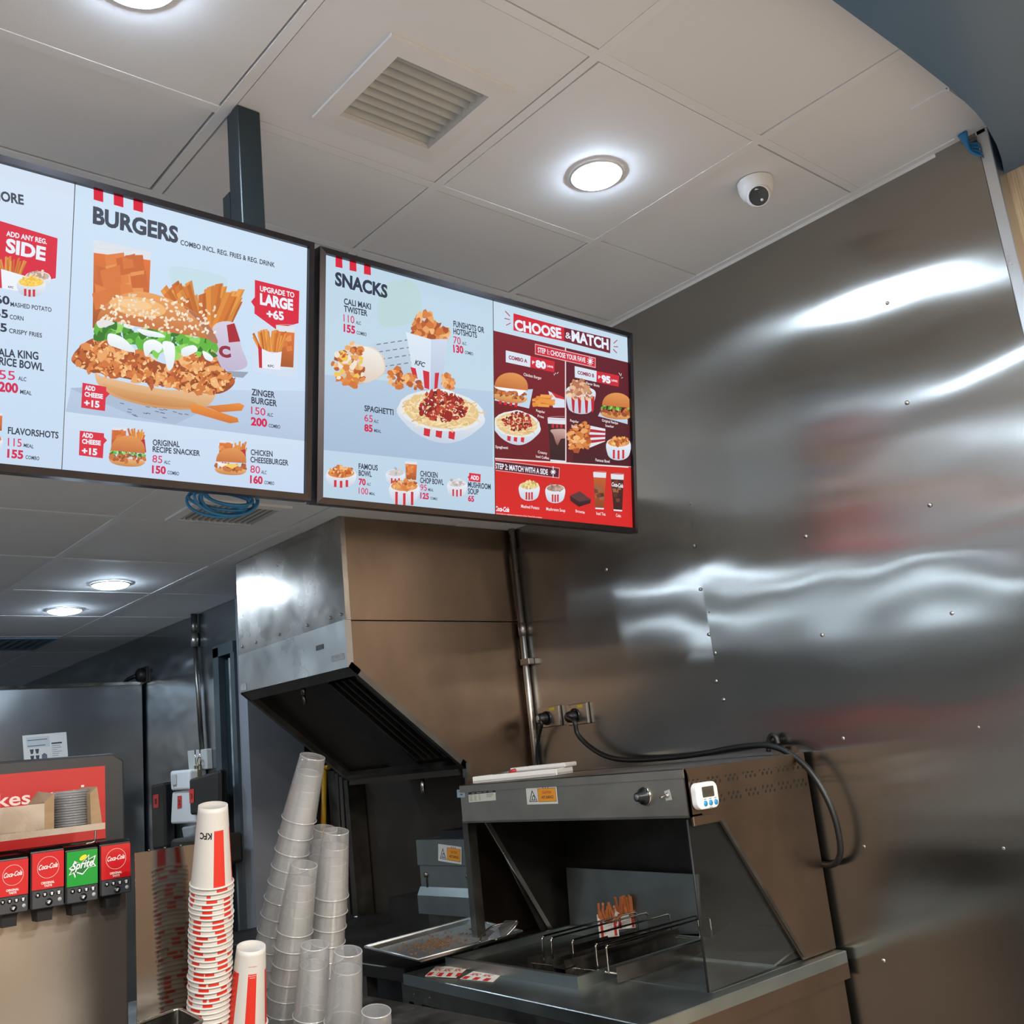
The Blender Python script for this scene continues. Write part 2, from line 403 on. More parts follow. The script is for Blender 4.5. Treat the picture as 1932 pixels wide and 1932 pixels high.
# kitchen ceilings: bars with tiles lying in them, a dark gap showing along some tile edges
def ceiling(name, z, xs, ys, x0, x1, y0, y1, seed, holes=(), gaps=True):
    rd = random.Random(seed); b = MB()
    b.box((x0, y0, z + 0.09), (x1, y1, z + 0.12), 2)
    X = [x0] + [x for x in xs if x0 < x < x1] + [x1]; Y = [y0] + [y for y in ys if y0 < y < y1] + [y1]; w = 0.013
    for i, x in enumerate(X):
        b.box((max(x - w, x0), y0, z), (min(x + w, x1), y1, z + 0.03), 1)
    for y in Y: b.box((x0, max(y - w, y0), z + 0.0004), (x1, min(y + w, y1), z + 0.03), 1)
    for i in range(len(X) - 1):
        for j in range(len(Y) - 1):
            if X[i + 1] - X[i] < 0.04 or Y[j + 1] - Y[j] < 0.04: continue
            g = [0.0004 + (0.001 + rd.random() * 0.005 if gaps and rd.random() < 0.6 else 0) for _ in range(4)]
            dz = [rd.uniform(0.0005, 0.003) for _ in range(4)]
            a, c, d, e = X[i] + w + g[0], X[i + 1] - w - g[1], Y[j] + w + g[2], Y[j + 1] - w - g[3]
            hs = [h for h in holes if a < h[0] and h[1] < c and d < h[2] and h[3] < e]
            if hs:
                h = hs[0]
                for q0, q1, q2, q3 in ((a, c, d, h[2]), (a, c, h[3], e), (a, h[0], h[2], h[3]), (h[1], c, h[2], h[3])): b.box((q0, q2, z + 0.001), (q1, q3, z + 0.02), 0)
                continue
            sk = [rd.uniform(0, 0.002) if gaps else 0 for _ in range(4)]
            b.hexa([(a + sk[0], d, z + dz[0]), (c, d + sk[1], z + dz[1]), (c - sk[2], e, z + dz[2]), (a, e - sk[3], z + dz[3])], [(a, d, z + 0.02), (c, d, z + 0.02), (c, e, z + 0.02), (a, e, z + 0.02)], 0)
    o = b.build(name, [TILE, TBAR, GAP]); o['kind'] = 'structure'; return o
ceiling('ceiling', ZH, [1.5326 + 0.6 * i for i in range(-11, 2)], [1.269, 1.883, 2.286], -5, WX + 0.05, 0.80, YD, 3, [(1.15, 1.412, 1.5, 1.748)])
ceiling('ceiling_kitchen', ZL, [1.76 + 0.6 * i for i in range(-12, 2)], [3.81 + 0.62 * k for k in range(-2, 15)], -5, WX + 0.05, YD, 12.6, 5, [(1.33, 1.59, 2.92, 3.13), (1.34, 1.72, 5.71, 6.11)])
b = MB(); b.box((-5, YD - 0.012, ZL), (WX + 0.03, YD, ZH)); struct('trim_1', b, TBAR)
# perimeter angle along the wall
b = MB(); b.box((WX - 0.022, 0.86, ZH - 0.002), (WX, YD, ZH + 0.01)); b.box((WX - 0.002, 0.9, ZH - 0.012), (WX, YD, ZH)); struct('trim_2', b, TBAR)
# dining side: slate blue soffit with a rounded corner, light oak wall, bright metal end profile
edge = [(-5, 0.794), (1.686, 0.794), (1.951, 0.794), (2.2, 0.799), (2.324, 0.809), (2.412, 0.822), (2.511, 0.844), (2.595, 0.868), (2.672, 0.896)]
b = MB(); b.prism([(-5, -5), (2.69, -5), (2.69, 0.896)] + edge[::-1], 2.87, 3.1); struct('ceiling_soffit', b, BLUEP)
b = MB(); b.box((2.68, -5, 0), (2.74, 0.893, 2.87)); struct('wall_dining', b, OAK)
b = MB(); b.box((WX - 0.002, 0.893, 0), (2.70, 0.925, 3.02)); b.box((WX, 0.925, 0), (WX + 0.06, 0.99, 3.02)); b.bevel(0.003)
struct('trim_3', b, mat('aluminium_profile', (214, 214, 212), 0.32, 1, noise=(6, 0.06), smudge=(5, 0.26, 0.4)))
# patch hole in the ceiling corner with a cardboard edge and cables coming out
b = MB(); b.box((2.36, 0.872, ZH - 0.004), (2.60, 0.97, ZH + 0.001)); b.box((2.36, 0.868, ZH - 0.012), (2.60, 0.875, ZH)); struct('trim_4', b, TBAR)
# the steel wall: two sheets, screws
b = MB(); b.box((WX + 0.006, 0.95, 0), (WX + 0.05, 4.6, 3.05)); wr = struct('wall_right', b, STEEL_DK)
def sheet(y0, y1, z0, z1, x, lip=0.0):
    b = MB(); n = 28; g = {}
    for i in range(n + 1):
        for j in range(n + 1):
            y = y0 + (y1 - y0) * i / n; z = z0 + (z1 - z0) * j / n
            e = min(i, n - i) / n
            bow = 0.004 * math.sin(2.3 * y + 1.3 * z) * math.sin(3.1 * z + 0.6) * min(1, 6 * min(i, n - i) / n + 0.2) + lip * math.exp(-(y - y1) ** 2 / 0.01) * math.exp(-(z - 2.05) ** 2 / 0.05)
            g[i, j] = b.bm.verts.new((x - bow, y, z))
    for i in range(n):
        for j in range(n):
            f = b.bm.faces.new([g[i, j], g[i + 1, j], g[i + 1, j + 1], g[i, j + 1]]); f.smooth = True
    return b
sheet(0.925, 2.045, 0, ZH, WX - 0.002, 0.006).build('wall_panel', STEEL_W, wr, recalc=False)
sheet(2.035, 2.955, 0, ZH, WX, 0).build('wall_panel', STEEL_W, wr, recalc=False)
RIV = mat('screw_head', (196, 192, 184), 0.3, 1, noise=(30, 0.1))
for q in ((1675, 572), (1712, 760), (1145, 1075), (1325, 1055), (1322, 1112), (1340, 1155), (1338, 1197), (1350, 1232), (1352, 1285), (1366, 1320), (1521, 1012), (1552, 1198), (1797, 1157), (1755, 953), (1848, 1372), (1592, 1393), (1632, 1597), (1895, 1600), (1668, 1812), (1310, 985), (1311, 1030), (1380, 1410), (1305, 950), (1266, 1520)):
    p = atX(q, WX); b = MB(); b.lathe([(0.0062, 0), (0.0058, 0.002), (0.0035, 0.0038), (0, 0.0044)], (p.x - 0.002, p.y, p.z), (-1, 0, 0), 12); b.build('screw_head', RIV, wr)
# far kitchen wall, set forward of the steel wall, with the grey door at its end
b = MB(); b.box((2.19, 4.72, 0), (2.25, 12.6, ZL)); struct('wall_kitchen', b, STEEL_FAR)
b = MB(); b.box((2.19, 4.49, 2.165), (2.25, 4.72, ZL)); struct('wall_lintel', b, STEEL_FAR)
d1 = MB(); d1.box((2.165, 4.66, 0), (2.25, 4.72, 2.165)); d1.box((2.165, 4.50, 2.12), (2.25, 4.72, 2.175)); d1.box((2.165, 4.49, 0), (2.25, 4.53, 2.12)); d1 = struct('door_1', d1, FRAMEG)
b = MB(); b.box((2.172, 4.548, 0), (2.185, 4.565, 2.1)); b.build('door_seal', mat('worn_seal', (150, 156, 156), 0.6, noise=(18, 0.7, (1, 1, 0.4))), d1)
b = MB(); b.box((2.195, 4.53, 0), (2.24, 4.66, 2.1)); b.build('door_leaf', POSTM, d1)
b = MB(); b.box((2.18, 4.40, 0), (2.46, 4.49, ZL)); struct('wall_return', b, GREYP)
b = MB(); b.box((2.46, 4.44, 0), (2.63, 4.6, ZL)); struct('wall_corner', b, SOOT)
b = MB(); b.box((2.59, 2.975, 0), (2.615, 4.44, ZL)); wh = struct('wall_hood', b, SOOT)

# ================================================================ ceiling fittings
def downlight(x, y, z, r, label, group):
    t = thing('downlight', label, 'ceiling light', (x, y, z), group)
    b = MB(); b.lathe([(r + 0.011, -0.0005), (r + 0.010, -0.0048), (r + 0.001, -0.0055), (r, 0.001)], (x, y, z), (0, 0, 1), 40); b.build('trim_ring', WHITE, t)
    b = MB(); b.lathe([(r, -0.004), (r * 0.985, -0.010), (r * 0.8, -0.0145), (r * 0.4, -0.0165), (0, -0.017)], (x, y, z), (0, 0, 1), 40); b.build('diffuser', LAMPM, t)
    return t
downlight(1.871, 1.613, ZH, 0.062, 'round white downlight glowing beside the dome camera', 'ceiling downlights')
downlight(0.628, 1.60, ZH, 0.066, 'round white downlight cut off by the top of the photo, above the left menu screen', 'ceiling downlights')
downlight(1.505, 4.238, ZL, 0.068, 'round white downlight in the low kitchen ceiling, nearer of two beneath the left screen', 'ceiling downlights')
downlight(1.515, 4.863, ZL, 0.068, 'round white downlight in the low kitchen ceiling, farther of two beneath the left screen', 'ceiling downlights')
for i, (x, y) in enumerate(((-0.6, 1.65), (-2.0, 1.65))): downlight(x, y, ZH, 0.078, 'round white downlight farther left along the counter ceiling, outside the photo', 'unseen downlights')
for i, (x, y) in enumerate(((0.47, 3.44), (-0.58, 3.04), (0.37, 3.92), (-0.44, 3.71), (-2.4, 3.6), (-2.0, 5.5), (-1.0, 7.5), (-3.0, 8.0), (-0.6, 10.0))): downlight(x, y, ZL, 0.038 if i < 4 else 0.1, 'unseen round white downlight deeper in the kitchen ceiling, outside the photo on the left', 'hidden kitchen downlights')  # small ones read off the wall streaks; wide ones added unseen to brighten the kitchen

def vent(name, label, x0, x1, y0, y1, z, border, n, along, m, mslat, back):
    t = thing(name, label, 'vent', ((x0 + x1) / 2, (y0 + y1) / 2, z))
    b = MB(); k = border; h = 0.012
    outer = [(x0, y0), (x1, y0), (x1, y1), (x0, y1)]; inner = [(x0 + k, y0 + k), (x1 - k, y0 + k), (x1 - k, y1 - k), (x0 + k, y1 - k)]
    for i in range(4):
        j = (i + 1) % 4
        b.hexa([(*outer[i], z - 0.007), (*outer[j], z - 0.007), (*inner[j], z - 0.009), (*inner[i], z - 0.009)], [(*outer[i], z), (*outer[j], z), (*inner[j], z + 0.055), (*inner[i], z + 0.055)])
    b.build('frame', m, t)
    b = MB(); b.box((x0 + k - 0.004, y0 + k - 0.004, z + 0.05), (x1 - k + 0.004, y1 - k + 0.004, z + 0.053)); b.build('duct', back, t)
    for i in range(n):
        b = MB(); f = (i + 0.5) / n
        if along == 'x':
            y = y0 + k + (y1 - y0 - 2 * k) * f; d = (y1 - y0 - 2 * k) / n * 0.36
            b.slab([(x0 + k, y - d, z + 0.036), (x1 - k, y - d, z + 0.036), (x1 - k, y + d, z + 0.004), (x0 + k, y + d, z + 0.004)], (0, 0.5, 1), 0.0018)
        else:
            x = x0 + k + (x1 - x0 - 2 * k) * f; d = (x1 - x0 - 2 * k) / n * 0.5
            b.box((x - d * 0.5, y0 + k, z - 0.006), (x + d * 0.5, y1 - k, z + 0.012))
        b.build('slat', mslat, t)
    return t
VF = mat('vent_white', (226, 224, 222), 0.5, noise=(5, 0.08)); VS = mat('vent_slat', (184, 185, 182), 0.55, noise=(9, 0.12))
VD = mat('vent_duct', (60, 58, 54), 0.8, noise=(9, 0.2)); VB = mat('vent_blue', (120, 148, 166), 0.5, noise=(9, 0.1))
vent('ceiling_vent', 'square white louvred vent in the ceiling above the menu screens', 1.108, 1.454, 1.458, 1.79, ZH, 0.046, 9, 'x', VF, VS, VD)
vent('ceiling_vent', 'grey slatted vent in the low ceiling under the left screen, behind the cable coil', 1.30, 1.62, 2.89, 3.16, ZL, 0.03, 12, 'y', VF, VS, VD)
vent('ceiling_vent', 'dark blue-grey slatted vent at the left edge, deepest in the kitchen', 1.32, 1.74, 5.69, 6.13, ZL, 0.02, 8, 'y', VB, VB, BLACKM)

t = thing('security_camera', 'white dome security camera under the ceiling between the downlight and the steel wall', 'camera', (2.292, 1.402, ZH))
b = MB(); b.lathe([(0.050, 0), (0.050, -0.010), (0.047, -0.030), (0.040, -0.045), (0.024, -0.054), (0, -0.056)], (2.292, 1.402, ZH), (0, 0, 1), 36); b.build('housing', WHITE, t)
cc = Vector((2.285, 1.394, ZH - 0.046)); look = (CAM - cc).normalized(); look = (look + Vector((0.02, 0, -0.15))).normalized()
b = MB(); b.lathe([(0, -0.034), (0.02, -0.028), (0.033, -0.010), (0.0345, 0.012), (0.030, 0.022), (0.0265, 0.026), (0.0265, 0.022)], cc, look, 32); b.build('ball', WHITE, t)
b = MB(); b.lathe([(0.0265, 0.0225), (0.015, 0.0235), (0, 0.024)], cc, look, 28); lens = b.build('lens', LENSB, t)
b = MB(); b.lathe([(0.004, 0), (0.003, 0.0015), (0, 0.002)], cc + look * 0.0235 + Vector((0.006, -0.004, -0.012)), look, 12); b.build('sensor', WHITE, t)

# blue network cables in the ceiling corner
for k in range(4):
    b = MB(); a = Vector((2.585, 0.935 + 0.006 * k, ZH - 0.006)); e = Vector((2.615, 0.922, ZH - 0.075 + 0.012 * k))
    m_ = (a + e) / 2 + Vector((-0.018 + 0.004 * k, 0.006, -0.022 + 0.004 * k))
    b.tube(spline([a, m_, e], 8), 0.0045, 8)
    o = b.build('network_cable', BLUEC)
    tag(o, 'blue network cable at the ceiling corner by the metal wall end, ' + ('lowest', 'second lowest', 'third lowest', 'highest')[k] + ' of four', 'cable', 'corner network cables')

# ================================================================ menu screens
TH = math.atan2(0.08, 0.577); SV = Vector((0, -math.sin(TH), math.cos(TH))); SU = Vector((1, 0, 0)); SN = SU.cross(SV)   # leaning forward
def display(name, label, x0, x1, ztop, ytop, bez):
    """16:9 screen hung tilted forward; returns root, lower left corner of its face"""
    top = Vector((x0, ytop, ztop)); H = (x1 - x0) * 0.567; o = top - SV * H
    t = thing(name, label, 'menu screen', tuple(o))
    Wd = x1 - x0; k = bez
    def P(u, v, w): return o + SU * u + SV * v + SN * w
    b = MB(); b.hexa([P(0.004, 0.004, -0.05), P(Wd - 0.004, 0.004, -0.05), P(Wd - 0.004, H - 0.004, -0.05), P(0.004, H - 0.004, -0.05)], [P(0.004, 0.004, -0.005), P(Wd - 0.004, 0.004, -0.005), P(Wd - 0.004, H - 0.004, -0.005), P(0.004, H - 0.004, -0.005)])
    b.build('screen_body', BLACK, t)
    out = [(0, 0), (Wd, 0), (Wd, H), (0, H)]; inn = [(k, k), (Wd - k, k), (Wd - k, H - k), (k, H - k)]
    for i in range(4):
        j = (i + 1) % 4; b = MB()
        b.hexa([P(*out[i], -0.03), P(*out[j], -0.03), P(*inn[j], -0.005), P(*inn[i], -0.005)], [P(*out[i], 0.004), P(*out[j], 0.004), P(*inn[j], 0.006), P(*inn[i], 0.006)])
        b.build('bezel', FRAME, t)
    return t, o, Wd, H
SL, oL, wL, hL = display('menu_screen', 'wide left menu screen showing a big sesame bun burger with fries', 0.063, 1.098, 2.667, 1.80, 0.014)
SR, oR, wR, hR = display('menu_screen', 'right menu screen showing snacks beside a red combo chart', 1.112, 2.147, 2.663, 1.80, 0.014)
# steel plate and post that carry the screens
t = thing('ceiling_post', 'dark teal square post hanging the menu screens from the ceiling', 'post', (0.974, 1.867, ZH))
b = MB(); b.box((0.946, 1.84, 2.676), (1.002, 1.895, ZH)); b.bevel(0.002, 1); b.build('tube', POSTM, t)
b = MB(); b.box((0.946, 1.896, 2.25), (1.002, 1.93, 2.8)); b.build('bracket', POSTM, t)
# blue cable coil hanging under the left screen
t = thing('cable_coil', 'coil of blue network cable hanging under the left menu screen', 'cable', tuple(atY((432, 945), 2.02)))
cc = atY((432, 938), 2.0)
rd = random.Random(4)
for k in range(7):
    b = MB(); pts = []
    r1 = 0.07 + rd.uniform(-0.022, 0.012); r2 = 0.03 + rd.uniform(-0.012, 0.012); a0 = rd.uniform(-0.25, 0.25)
    for i in range(29):
        a = 2 * PI * i / 28; x, z = r1 * math.cos(a), r2 * math.sin(a)
        pts.append(cc + Vector((x * math.cos(a0) - z * math.sin(a0) * 0.3, 0.012 * math.sin(a + k) + 0.006 * k, x * math.sin(a0) * 0.4 + z)))
    b.tube(pts, 0.0034, 8); b.build('loop', BLUEC, t)
b = MB(); b.tube(spline([cc + Vector((-0.02, 0, 0.03)), cc + Vector((-0.01, 0.0, 0.12)), cc + Vector((0.0, -0.04, 0.22))], 6), 0.0042, 8); b.build('lead', BLUEC, t)

# ---------------------------------------------------------------- what the screens show
INK = (64, 70, 84); NAVY = (44, 52, 72); RED = (216, 36, 62); PINK = (212, 48, 96); CRIM = (206, 28, 78); PG = (198, 220, 242); WHT = (232, 240, 250)
FRYC = [(226, 140, 60), (238, 160, 76), (214, 120, 48), (232, 150, 66), (204, 108, 42)]
CHK = [(222, 140, 74), (206, 116, 56), (232, 164, 100), (186, 94, 44), (240, 184, 122), (168, 80, 38), (214, 128, 64)]
GRN = [(96, 180, 60), (70, 150, 46), (128, 206, 84), (50, 118, 40), (150, 214, 104)]
TEA = (206, 108, 52)
def page(o, Wd, H, u0, u1, k, z, top, mid, bot, split):
    a = Art(o, SU, SV, z, 2e-6, -0.0045); a.box = (u0, k, u1, H - k)
    A, B, C_ = top, mid, bot
    a.puv([(u0, k + (H - 2 * k) * split), (u1, k + (H - 2 * k) * (split - 0.0)), (u1, H - k), (u0, H - k)], A, B)
    a.puv([(u0, k), (u1, k), (u1, k + (H - 2 * k) * split), (u0, k + (H - 2 * k) * split)], B, C_)
    return a
def bun(a, c, w, h, rot=0.0, seeds=0, cols=((224, 150, 84), (196, 110, 54))):
    """domed top bun: c is the middle of its flat side"""
    P = []
    for k in range(17):
        t = PI * k / 16; x, y = -w / 2 * math.cos(t), -h * math.sin(t) ** 0.8
        P.append((c[0] + x * math.cos(rot) - y * math.sin(rot), c[1] + x * math.sin(rot) + y * math.cos(rot)))
    a.poly(P, *cols)
def burger(a, c, w, rot=0.08, lettuce=True, cheese=False, mayo=False):
    x, y = c; r = w / 2
    def R(px, py): return (x + px * math.cos(rot) - py * math.sin(rot), y + px * math.sin(rot) + py * math.cos(rot))
    a.sm([R(-r * .92, r * .5), R(-r * .8, r * .82), R(0, r * .92), R(r * .8, r * .82), R(r * .92, r * .5)], (232, 178, 116), (196, 128, 66))
    a.pile([R(-r, r * .2), R(r, r * .2), R(r * 1.02, r * .55), R(0, r * .68), R(-r * 1.02, r * .55)], int(26 if w < 60 else 40), (w * .04, w * .09), [(176, 92, 44), (200, 116, 60), (150, 76, 36)])
    if cheese: a.poly([R(-r * .9, r * .15), R(r * .6, r * .2), R(r * .1, r * .5)], (246, 200, 96)); a.poly([R(-r, r * .12), R(-r * .2, r * .2), R(-r * .6, r * .45)], (248, 236, 226))
    if lettuce: a.pile([R(-r, 0), R(r, 0), R(r, r * .25), R(-r, r * .25)], 24, (w * .035, w * .07), GRN)
    if mayo: a.sm([R(-r, 0), R(0, -r * .05), R(r * .9, 0), R(r * .8, r * .2), R(r * .5, r * .45), R(r * .35, r * .2), R(-r * .3, r * .25), R(-r * .8, r * .2)], (244, 244, 244))
    bun(a, R(0, r * .08), w * 1.0, r * .95, rot)
def glass_drink(a, tl, tr, br, bl, ice, col=TEA, rim=(214, 222, 232)):
    def mix(p, q, t): return (p[0] + (q[0] - p[0]) * t, p[1] + (q[1] - p[1]) * t)
    a.poly([tl, tr, br, bl], (222, 226, 232)); 
    l1, r1 = mix(tl, bl, 0.14), mix(tr, br, 0.14); l2, r2 = mix(tl, bl, 0.96), mix(tr, br, 0.96)
    a.poly([l1, r1, r2, l2], tuple(min(255, int(v * 1.1)) for v in col), tuple(int(v * .78) for v in col))
    for k in range(ice):
        u, v = random.uniform(.12, .8), random.uniform(.08, .7); q = mix(mix(l1, l2, v), mix(r1, r2, v), u); s = abs(tr[0] - tl[0]) * random.uniform(.1, .2)
        d = random.uniform(-.4, .4); c = random.choice([(222, 128, 66), (214, 120, 60), (230, 148, 82), (202, 104, 50)]) if col == TEA else random.choice([(110, 60, 40), (150, 96, 62), (84, 44, 34)])
        a.poly([(q[0] - s, q[1] - s * (.8 - d)), (q[0] + s * .8, q[1] - s * (.9 + d)), (q[0] + s, q[1] + s * .7), (q[0] - s * .7, q[1] + s)], c)
    w = abs(tr[0] - tl[0]); a.ring(mix(tl, tr, .5), w * .5, w * .07, max(w * .015, .8), rim, 20)
def bowl(a, c, w, h, stripes, fill, n, red=(206, 40, 52), st_h=(0.25, 0.8), r=None):
    """white paper bowl, c = middle of its rim"""
    x, y = c; e = w * 0.2
    a.sm([(x - w / 2, y), (x - w * .47, y + h * .7), (x - w * .3, y + h), (x, y + h + e * .35), (x + w * .3, y + h), (x + w * .47, y + h * .7), (x + w / 2, y), (x, y - e)], (238, 244, 250), (196, 206, 222))
    for s in stripes:
        xx = x + s * w; dy = e * (1 - (2 * s) ** 2) * 0.8; k = w * .045
        a.poly([(xx - k, y + h * st_h[0] + dy), (xx + k, y + h * st_h[0] + dy), (xx + k * .95, y + h * st_h[1] + dy), (xx - k * .95, y + h * st_h[1] + dy)], red)
    a.ell((x, y), w / 2, e, (226, 232, 240)); a.ell((x, y), w * .46, e * .85, fill[0])
    P = [(x + w * .42 * math.cos(2 * PI * k / 12), y - e * .3 + e * .9 * math.sin(2 * PI * k / 12)) for k in range(12)]
    a.pile(P, n, r or (w * .05, w * .11), fill)
def tagbox(a, pts, col, lines):
    a.poly(pts, col)
    for t, p0, p1, h, b in lines: a.text(t, p0, p1, h, WHT, b)

# --- left screen, left half (most of it lies outside the photo)
k = 0.014
a = page(oL, wL, hL, k, wL / 2, k, (0, 270, 2.7597), (212, 226, 244), PG, (196, 216, 238), 0.26)
a.text('MORE', (-40, 286), (128, 316), 52, INK, .025)
a.poly([(-330, 300), (304, 492), (294, 700), (200, 720), (-330, 620)], RED)
a.text('ADD ANY REG.', (36, 478), (248, 522), 27, WHT, .02); a.text('SIDE', (32, 560), (240, 608), 72, WHT, .03)
a.fries((-20, 680, 110, 690), 26, 95, 13, .9, FRYC); a.poly([(5, 650), (140, 690), (120, 770), (10, 752)], (236, 240, 248)); a.poly([(-8, 640), (8, 650), (14, 752), (-2, 750)], (208, 44, 60)); a.text('KFC', (46, 750), (74, 754), 11, NAVY, .02)
bowl(a, (200, 690), 130, 55, [], [(206, 178, 158), (232, 216, 204), (180, 150, 132)], 36); bowl(a, (166, 720), 142, 68, [-.22, -.06, .1], [(244, 204, 84), (250, 222, 120), (232, 184, 60)], 80, r=(3, 7))
a.text('60', (-22, 828), (54, 838), 44, NAVY, .02); a.text('MASHED POTATO', (58, 846), (272, 876), 24, NAVY, .004)
a.text('55', (-28, 900), (46, 908), 44, NAVY, .02); a.text('CORN', (54, 912), (126, 922), 24, NAVY, .004)
a.text('55', (-34, 972), (40, 980), 44, NAVY, .02); a.text('CRISPY FRIES', (50, 984), (222, 1010), 24, NAVY, .004)
a.text('ALA KING', (-6, 1105), (204, 1125), 42, NAVY, .016); a.text('RICE BOWL', (-2, 1150), (232, 1184), 42, NAVY, .016)
a.text('155', (-36, 1222), (82, 1232), 50, PINK, -.004); a.text('ALC', (98, 1232), (140, 1238), 22, NAVY, .005)
a.text('200', (-4, 1288), (98, 1298), 50, CRIM, .03); a.text('MEAL', (108, 1302), (168, 1310), 22, NAVY, .005)
a.text('FLAVORSHOTS', (44, 1510), (308, 1536), 36, NAVY, .014); a.text('115', (44, 1574), (116, 1580), 44, PINK, -.004); a.text('MEAL', (126, 1580), (178, 1588), 20, NAVY, .005)
a.text('155', (40, 1634), (124, 1642), 44, CRIM, .03); a.text('COMBO', (136, 1642), (208, 1650), 20, NAVY, .005)
glass_drink(a, (-30, 1400), (16, 1404), (12, 1500), (-28, 1500), 6); bowl(a, (-30, 1540), 90, 55, [-.1, .15], CHK, 30)
a.build('menu_page', SCREEN, SL)

# --- left screen, right half: burgers
a = page(oL, wL, hL, wL / 2 + .0015, wL - k, k, (0, 270, 2.7597), (206, 226, 246), PG, (200, 218, 240), 0.21)
for x in (492, 597, 699): a.poly([(x, 225 + (x - 492) * .28), (x + 50, 238 + (x - 492) * .28), (x + 50, 304 + (x - 492) * .26), (x, 290 + (x - 492) * .26)], RED)
a.text('BURGERS', (487, 410), (932, 515), 88, INK, .03)
a.text('COMBO INCL. REG. FRIES & REG. DRINK', (944, 525), (1436, 644), 27, INK, .008)
a.sm([(900, 640), (1180, 700), (1120, 800), (930, 760)], (196, 222, 232))
a.poly([(375, 1270), (1600, 1290), (1600, 1560), (345, 1400)], (194, 212, 234), (176, 196, 222))
a.poly([(342, 1396), (1596, 1550), (1590, 1840), (320, 1740)], (206, 222, 242), (196, 216, 240))
glass_drink(a, (493, 500), (790, 565), (778, 860), (486, 980), 26)
a.fries((980, 960, 1170, 980), 46, 235, 44, .95, FRYC)
a.sm([(1115, 950), (1225, 935), (1262, 1060), (1290, 1160), (1180, 1180), (1120, 1100)], (214, 206, 226), (190, 180, 206)); a.poly([(1185, 945), (1225, 935), (1256, 1030), (1196, 1036)], (168, 36, 48)); a.text('C', (1146, 1108), (1208, 1112), 56, (150, 40, 60), .05)
a.poly([(1120, 1180), (1300, 1190), (1270, 1220), (1080, 1200)], (150, 160, 176))
a.poly([(368, 1275), (520, 1262), (1120, 1365), (915, 1462), (700, 1420)], (168, 186, 210))
for i in range(26):
    x, y = random.uniform(600, 1050), random.uniform(1350, 1430)
    if abs(y - (1330 + (x - 560) * .2)) < 60: a.line([(x, y), (x + 22, y + 5)], 4, (96, 112, 134))
a.sm([(500, 1190), (560, 1220), (900, 1285), (1110, 1270), (1108, 1345), (1010, 1385), (800, 1372), (610, 1322), (520, 1262)], (236, 196, 152), (204, 146, 88))
a.sm([(540, 1250), (700, 1290), (1000, 1340), (1000, 1375), (800, 1360), (620, 1312)], (220, 168, 112), (196, 132, 76))
CPOLY = [(376, 1130), (440, 1040), (540, 1010), (700, 1070), (880, 1150), (990, 1070), (1120, 1110), (1160, 1170), (1228, 1240), (1150, 1302), (1000, 1290), (900, 1272), (760, 1245), (640, 1220), (520, 1195), (478, 1190)]
a.sm(CPOLY, (170, 84, 40), (150, 70, 32))
a.pile(CPOLY, 230, (14, 36), CHK, .6, .45)
a.pile(CPOLY, 150, (6, 15), [(244, 190, 124), (236, 172, 104), (248, 204, 146), (140, 64, 30)], .5, .4)
a.pile([(465, 990), (560, 925), (720, 960), (900, 980), (1060, 1010), (1130, 1050), (1165, 1110), (1100, 1110), (980, 1070), (900, 1120), (760, 1060), (600, 1000), (500, 1020)], 110, (18, 42), GRN, .6, .4)
for P in ([(570, 990), (640, 1010), (705, 1075), (680, 1085), (600, 1060), (566, 1040)], [(752, 1040), (800, 1020), (850, 1050), (830, 1090), (800, 1075), (770, 1108), (756, 1100)], [(850, 1035), (905, 1040), (915, 1090), (905, 1160), (880, 1182), (864, 1120)], [(1060, 1080), (1110, 1110), (1105, 1135), (1070, 1120)], [(720, 965), (830, 985), (860, 1010), (760, 1000)], [(655, 935), (700, 945), (690, 965), (650, 955)], [(950, 1070), (1010, 1050), (1030, 1080), (960, 1110)]):
    a.sm(P, (246, 250, 252), (222, 232, 238))
a.sm([(512, 950), (516, 890), (560, 830), (640, 785), (740, 772), (850, 796), (960, 845), (1050, 905), (1110, 975), (1136, 1040), (1060, 1012), (900, 985), (700, 950), (570, 922)], (232, 162, 98), (188, 100, 50))
a.ell((720, 850), 150, 50, (240, 182, 118), .15); a.ell((705, 838), 90, 26, (246, 200, 146), .15)
a.sm([(960, 850), (1050, 905), (1112, 975), (1136, 1040), (1090, 1020), (1040, 930)], (176, 110, 80), (176, 118, 96))
for i in range(190):
    t = random.random(); x = random.uniform(520, 1125); yt = 772 + abs(x - 740) ** 1.75 * .0018 + (40 if x < 560 else 0); yb = 925 + (x - 540) * .15
    y = random.uniform(yt + 12, yb + 8)
    a.ell((x, y), 10, 6, random.choice([(250, 236, 214), (240, 220, 192), (230, 204, 172)]), random.uniform(0, PI), n=10)
a.sm([(505, 930), (545, 918), (600, 935), (560, 952), (520, 960)], (228, 226, 224))
for P in ([(988, 1360), (1020, 1356), (1240, 1430), (1246, 1452), (1200, 1458), (1000, 1400)], [(1070, 1370), (1250, 1352), (1276, 1366), (1262, 1392), (1150, 1400)]): a.poly(P, (232, 144, 62), (206, 112, 44))
